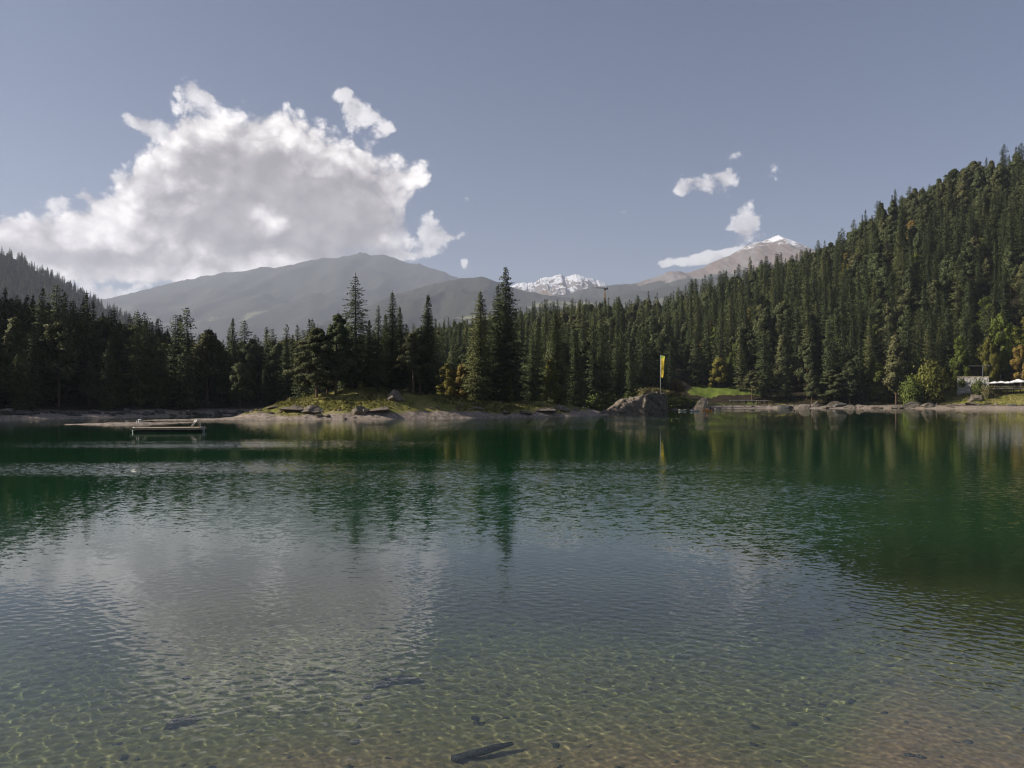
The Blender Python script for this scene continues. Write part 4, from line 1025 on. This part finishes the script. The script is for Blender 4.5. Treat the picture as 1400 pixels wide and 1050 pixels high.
obj('hull', hull(3.4, 1.25, .55, M_WHITE, 'hull'), wb); obj('bench', MB().box(-.5, 0, .2, .25, 1.05, .04).box(.6, 0, .2, .25, 1.0, .04).mesh('bench', M_WOOD), wb)
x, y, _ = at(933, 560, 264); wb = thing('rowing_boat', 'yellowish boat drawn up right of the big rock', 'boat', (x, y, .14), R(12))
obj('hull', hull(3.0, 1.1, .5, M_CREAM, 'hull'), wb); obj('bench', MB().box(.3, 0, .2, .25, .95, .04).mesh('bench', M_WOOD), wb)

# ------------------------------------------------------------------ beach edge: sitting walls
def sitwall(px0, px1, py, d, lab, legs):
    x0, y0, z0 = at(px0, py, d); x1 = (px1 - 700) / F * d; L = x1 - x0; g = hz((x0 + x1) / 2, d)
    z0 = max(z0, g + .4)
    t = thing('long_bench', lab, 'bench', ((x0 + x1) / 2, d, z0))
    obj('seat', MB().box(0, 0, 0, L, 1.1, .22).mesh('seat', M_STONE), t)
    for k in range(legs):
        obj('support', MB().box(-L / 2 + .5 + (L - 1) * k / (legs - 1), 0, -.9, .5, .8, 1.55).mesh('support', M_DKWOOD), t)
sitwall(998, 1032, 547.2, 362, 'long pale bench wall at the left of the beach below the meadow', 4); sitwall(1034, 1050, 547.8, 360, 'shorter pale bench wall right of the long one', 3)

# ------------------------------------------------------------------ terrace, parasols, pavilion on the right
D = 345.0
x0, _, zt = at(1356, 531, D); tw = 19.0
te = thing('terrace_deck', 'raised pale timber terrace with railing above the right beach', 'terrace', (x0 + tw / 2, D + 3, zt))
obj('platform', MB().box(0, 0, -.15, tw, 8, .3).mesh('platform', M_STONE), te)
for k in range(7): obj('post', MB().box(-tw / 2 + .4 + k * (tw - .8) / 6, -3.6, -2.3, .3, .3, 4.2).mesh('post', M_DKWOOD), te)
rl = MB().box(0, -3.9, 1.05, tw, .08, .08).box(0, -3.9, .55, tw, .05, .05)
for k in range(int(tw / .5)): rl.box(-tw / 2 + .1 + k * .5, -3.9, .5, .06, .06, 1.1)
obj('railing', rl.mesh('railing', M_WOOD), te)
def parasol_mesh():
    p = MB().tube([(0, 0, 0), (0, 0, 3.2)], .05, 8).mesh('pole', M_WOOD, True); c = MB(); n = 8; v = [(0, 0, 3.25)]; f = []
    for r_, z_ in ((1.0, 3.0), (2.2, 2.55), (2.25, 2.32)):
        v += [(math.cos(6.283 * (j + .5) / n) * r_, math.sin(6.283 * (j + .5) / n) * r_, z_) for j in range(n)]
    f += [(0, 1 + j, 1 + (j + 1) % n) for j in range(n)]
    for k in range(2): f += [(1 + k * n + j, 1 + (k + 1) * n + j, 1 + (k + 1) * n + (j + 1) % n, 1 + k * n + (j + 1) % n) for j in range(n)]
    c.v = v; c.f = f; return p, c.mesh('canopy', M_WHITE)
pm = parasol_mesh()
for i, (px_, dd, dz_, lab) in enumerate(((1360, 346, 0, 'leftmost white parasol on the terrace'), (1369, 347, .3, 'second white parasol from the terrace corner'), (1378, 345.5, 0, 'white parasol near the middle of the terrace'), (1387, 347, .8, 'white parasol right of the middle of the terrace'), (1396, 346, .9, 'white parasol cut by the right picture edge'), (1392, 349, 1.7, 'raised white parasol at the back of the terrace'))):
    t = thing('parasol', lab, 'parasol', ((px_ - 700) / F * dd, dd, zt), i * .4, 'white parasols on the terrace'); t.scale = (1, 1, 1 + dz_ * .22)
    obj('pole', pm[0], t); obj('canopy', pm[1], t)
tm = (MB().box(0, 0, .74, 1.2, .8, .05).mesh('table_top', M_WHITE), MB().box(0, 0, .36, .1, .1, .7).box(0, 0, .03, .6, .6, .05).mesh('leg', M_DKWOOD))
for i, px_ in enumerate((1361, 1367, 1373, 1380, 1386, 1393)):
    t = thing('table', 'pale table under the parasols on the terrace', 'table', ((px_ - 700) / F * 344, 344 + (i % 2), zt), 0, 'tables on the terrace'); obj('table_top', tm[0], t); obj('leg', tm[1], t)
x0, _, zw = at(1330, 520, 352); g = hz(x0, 352)
wl = thing('stone_wall', 'pale stone retaining wall with plants left of the terrace', 'wall', (x0, 352, g), R(-28)); wh_ = max(zw + 1.6 - g, 2.5)
wallm = []
nx_, nz_ = 60, 14
P = np.array([((u - .5) * 12.5, 0, v_ * wh_) for v_ in np.linspace(-.3, 1, nz_) for u in np.linspace(0, 1, nx_)]); P[:, 1] = fbm(P[:, 0] * 1.4, P[:, 2] * 1.8, 3, 9) * .3 - .9
Pb = P.copy(); Pb[:, 1] = .9
me_ = MB(); me_.v = [tuple(q) for q in P] + [tuple(q) for q in Pb]; ff = grid_faces(nz_, nx_)
me_.f = [tuple(q) for q in ff] + [tuple(q[::-1] + nx_ * nz_) for q in ff] + [((nz_ - 1) * nx_ + k, (nz_ - 1) * nx_ + k + 1, (nz_ - 1) * nx_ + k + 1 + nx_ * nz_, (nz_ - 1) * nx_ + k + nx_ * nz_) for k in range(nx_ - 1)]
obj('masonry', me_.mesh('masonry', M_STONE), wl); obj('coping', MB().box(0, 0, wh_ + .1, 12.9, 2.2, .22).mesh('coping', M_WOOD), wl)
x0, _, zr = at(1334, 500.5, 358); g = zw + 1.5
pv = thing('pavilion', 'small dark open pavilion with a thin flat roof above the stone wall', 'pavilion', (x0, 358, g))
obj('roof', MB().box(0, 0, zr - g, 10, 6, .3).mesh('roof', M_STONE), pv)
for sx_, sy_ in ((-4.6, -2.6), (4.6, -2.6), (1.6, -2.6), (-4.6, 2.6), (4.6, 2.6)): obj('post', MB().box(sx_, sy_, (zr - g) / 2 - 1.0, .3, .3, zr - g + 1.6).mesh('post', M_WHITE if sx_ == 1.6 else M_DKWOOD), pv)
obj('back_wall', MB().box(0, 2.3, (zr - g) / 2 - .8, 9.0, .2, zr - g + 1.2).mesh('back_wall', M_DKWOOD), pv)

# ------------------------------------------------------------------ single trees and bushes of the right shore
x, y = at_px(1312, 352)
def shore_plant(px, top, d, meshes, h0, label, name, cat='tree', wide=1.0, parts=TC, rz=0.0):
    x, y = at_px(px, d); z = hz(x, y); s = (CAM_Z + (HZ - top) / F * d - z) / h0
    plant(name, meshes, parts, label, cat, x, y, s, rz, None, -.15, s * wide)
willow = bushmesh(9, 4.2, 3.2, L_DEC, .30, 5200)
shore_plant(1312, 452, 356, dC, 15.4, 'tall pale green poplar shaped tree left of the pavilion', 'leafy_tree', wide=.72)
shore_plant(1270, 498, 354, willow, 3.0, 'big round willow bush on the shore above the layered rocks', 'willow_bush', 'bush', .72, FS)
shore_plant(1246, 516, 352, willow, 3.0, 'smaller green bush against the left side of the round willow', 'willow_bush', 'bush', .6, FS, 2)
shore_plant(1010, 458, 404, dA, 11.8, 'broad bright green tree at the upper edge of the meadow', 'leafy_tree', wide=.62)
shore_plant(1000, 478, 402, dA, 11.8, 'lower bright green tree left of the broad meadow tree', 'leafy_tree', wide=.7, rz=2)
shore_plant(1028, 503, 372, pC, 17.3, 'small pine with a bare trunk standing alone before the meadow', 'pine_tree', wide=1.35)
shore_plant(1044, 450, 378, SPR[2], 27, 'big spruce right of the lone meadow pine', 'spruce_tree', wide=1.0)
shore_plant(1140, 500, 364, pA, 19.3, 'dark bushy young pine low above the pale block', 'pine_tree', 'tree', 1.5, TC, 1)
shore_plant(1132, 440, 368, SPR[0], 27, 'tall drooping spruce above the pale square block', 'spruce_tree', wide=1.0)
shore_plant(1152, 428, 372, SPR[1], 27, 'tallest shore spruce behind the purple grey boulder', 'spruce_tree', wide=.95)
shore_plant(1175, 444, 366, SPR[3], 27, 'narrow lighter spruce right of the purple grey boulder', 'spruce_tree', wide=.7)
shore_plant(1162, 492, 362, PIN[0], 22, 'low spreading pine over the shore boulders', 'pine_tree', wide=1.2)
shore_plant(1240, 425, 362, SPR[4], 27, 'bulky spruce behind the round willow', 'spruce_tree', wide=1.0)
shore_plant(1225, 455, 360, PIN[2], 22, 'pine left of the bulky spruce behind the willow', 'pine_tree', wide=.95)
shore_plant(1368, 420, 372, DEC[0], 14.6, 'broad bright green tree rising behind the white parasols', 'leafy_tree', wide=.55)
shore_plant(1352, 455, 366, dA, 11.8, 'bright green tree between the pavilion and the parasols', 'leafy_tree', wide=.55)
shore_plant(1396, 466, 362, dB, 11.8, 'rust tinted tree at the right picture edge behind the parasols', 'autumn_tree', wide=.7)
shore_plant(1337, 517, 348, gB, 1.9, 'round green bush in front of the stone wall', 'bush', 'bush', .6, FS)
shore_plant(1349, 526, 345, gY, 1.7, 'dry bush left below the terrace corner', 'bush', 'bush', .6, FS)
for i, px_ in enumerate((815, 838, 862, 886, 910, 930)):
    d0 = float(np.interp(px_, [800, 915, 985], [228, 303, 358])) + 2
    shore_plant(px_, 536 + (i % 3) * 2, d0, gB, 1.9, ('low bush on the dark shore well left of the big rock', 'low bush just left of the big rock on the dark shore', 'low bush behind the left slope of the big rock', 'low bush behind the middle of the big rock', 'low bush behind the banner pole', 'low bush in the gap right of the big rock')[i], 'bush', 'bush', 1.5, FS, i)

# ------------------------------------------------------------------ tower crane beyond the forest
d = 770.0; x, y, zt = at(827, 397, d); g = hz(x, y)
cr = thing('tower_crane', 'tan tower crane with a dark jib rising beyond the forest below the snow mountain', 'crane', (x, y, g))
mh = zt - g; ms = MB()
for sx_ in (-.85, .85):
    for sy_ in (-.85, .85): ms.box(sx_, sy_, mh / 2, .32, .32, mh)
k = 0.0
while k < mh - 2:
    for a_, b_ in (((-.85, -.85), (.85, -.85)), ((.85, -.85), (.85, .85)), ((.85, .85), (-.85, .85)), ((-.85, .85), (-.85, -.85))):
        ms.tube([(a_[0], a_[1], k), (b_[0], b_[1], k + 2)], .12, 4, False); ms.tube([(a_[0], a_[1], k), (b_[0], b_[1], k)], .12, 4, False)
    k += 2
obj('mast', ms.mesh('mast', M_CRANE), cr)
obj('cab', MB().box(0, -1.2, mh + 1.0, 1.8, 2.2, 2.0).mesh('cab', M_CRDK), cr)
jd = Vector((-6.6, 26, 4.6)); jb = MB()
for o_ in ((-.5, 0), (.5, 0), (0, .9)): jb.tube([(o_[0], 0, mh + 1.6 + o_[1]), (o_[0] + jd.x, jd.y, mh + 1.6 + o_[1] + jd.z)], .14, 5)
for q in range(14):
    t0_, t1_ = q / 14, (q + 1) / 14
    for a_, b_ in (((-.5, 0), (.5, 0)), ((-.5, 0), (0, .9)), ((.5, 0), (0, .9))):
        jb.tube([(a_[0] + jd.x * t0_, jd.y * t0_, mh + 1.6 + a_[1] + jd.z * t0_), (b_[0] + jd.x * t1_, jd.y * t1_, mh + 1.6 + b_[1] + jd.z * t1_)], .09, 4, False)
obj('jib', jb.mesh('jib', M_CRDK), cr)
obj('counter_jib', MB().tube([(0, 0, mh + 1.8), (1.6, -6.5, mh + 1.6)], .4, 6).box(1.5, -6.2, mh + .9, 1.6, 1.6, 1.8).mesh('counter_jib', M_CRDK), cr)

# ------------------------------------------------------------------ grass and low herbs on the island and the right slope
def grassmass(name, n, test, mat, hgt, label, seed):
    rg = np.random.default_rng(seed); X, Y = test(rg, n)
    Z = height(X, Y); n = len(X); k = 4
    a = rg.random((n, k)) * 6.28; L = hgt(X, Y)[:, None] * (.6 + .7 * rg.random((n, k))); w_ = .05 + .04 * rg.random((n, k)); ln = .35 * rg.normal(size=(n, k))
    ox = rg.normal(size=(n, k)) * .12; oy = rg.normal(size=(n, k)) * .12
    bx = X[:, None] + ox; by = Y[:, None] + oy; bz = np.broadcast_to(Z[:, None], bx.shape) - .03
    p0 = np.stack([bx - np.cos(a) * w_, by - np.sin(a) * w_, bz], -1); p1 = np.stack([bx + np.cos(a) * w_, by + np.sin(a) * w_, bz], -1); p2 = np.stack([bx + ln * L, by + .4 * ln * L, bz + L], -1)
    v = np.stack([p0, p1, p2], 2).reshape(-1, 3); f = np.arange(len(v)).reshape(-1, 3)
    me = make_mesh(name, v, f, mat, False, {'tint': np.repeat(rg.random(n * k), 3)})
    nn = rg.normal(size=(n * k, 3)) * .25 + [0, -.1, 1]; me.shade_smooth(); me.normals_split_custom_set_from_vertices(np.repeat(nn / np.linalg.norm(nn, axis=1, keepdims=True), 3, axis=0).tolist())
    return obj(name, me, kind='stuff', label=label, category='grass')
L_GRS = leafmat('grass_blades', (0.15, 0.15, 0.035), (0.34, 0.29, 0.085), (0.22, 0.22, 0.06), .30)
def on_isle(rg, n):
    px_ = 335 + 460 * rg.random(n); d_ = 140 + 62 * rg.random(n); X = (px_ - 700) / F * d_; Y = d_
    z = height(X, Y); i = ridge_h(X, Y, ISLE)
    k = (i > .3) & (z + fbm(X * .12, Y * .12, 4, 61) > .75 + .3 * rg.random(n)); return X[k], Y[k]
grassmass('grass', 26000, on_isle, L_GRS, lambda X, Y: .12 + .40 * smooth(fbm(X * .15, Y * .15, 3, 71), -.1, .4), 'tall dry yellow green grass covering the island', 7)
def on_right(rg, n):
    px_ = 1040 + 400 * rg.random(n); d_ = 318 + 62 * rg.random(n); X = (px_ - 700) / F * d_; Y = d_; z = height(X, Y); k = (z > 1.9 + 1.5 * rg.random(n)) & (z < 16); return X[k], Y[k]
grassmass('grass', 26000, on_right, L_GRS, lambda X, Y: .35 + .5 * smooth(fbm(X * .1, Y * .1, 3, 72), 0, .5), 'rough grass on the slope above the right beach', 8)

# ------------------------------------------------------------------ pebbles on the lake bed near the shore
rg = np.random.default_rng(77); PV = []; PF = []; nb_ = 0
for k in range(420):
    x_ = -5 + 13 * rg.random(); y_ = 6.2 + 7.5 * rg.random() ** 1.3; r_ = .018 + .055 * rg.random() ** 3; z_ = hz(x_, y_)
    th = np.linspace(0, 2 * math.pi, 9)[:-1]; sq = .7 + .5 * rg.random(); ro = rg.random() * 6.28; jit = 1 + .18 * rg.normal(size=8)
    rings = []
    for zz, rr_ in ((-.3, .9), (.15, 1.0), (.5, .72), (.68, .3)):
        cx_ = np.cos(th) * r_ * rr_ * jit; cy__ = np.sin(th) * r_ * rr_ * sq * jit
        rings.append(np.stack([x_ + cx_ * math.cos(ro) - cy__ * math.sin(ro), y_ + cx_ * math.sin(ro) + cy__ * math.cos(ro), z_ + zz * r_ + 0 * cx_], 1))
    PV.append(np.concatenate(rings)); PF.append(grid_faces(4, 8, True) + nb_); nb_ += 32
o = obj('pebbles', make_mesh('pebbles', np.concatenate(PV), np.concatenate(PF), M_GREY), kind='stuff', label='scattered pebbles on the lake bed near the shore', category='pebbles'); o.cycles.is_caustics_receiver = True
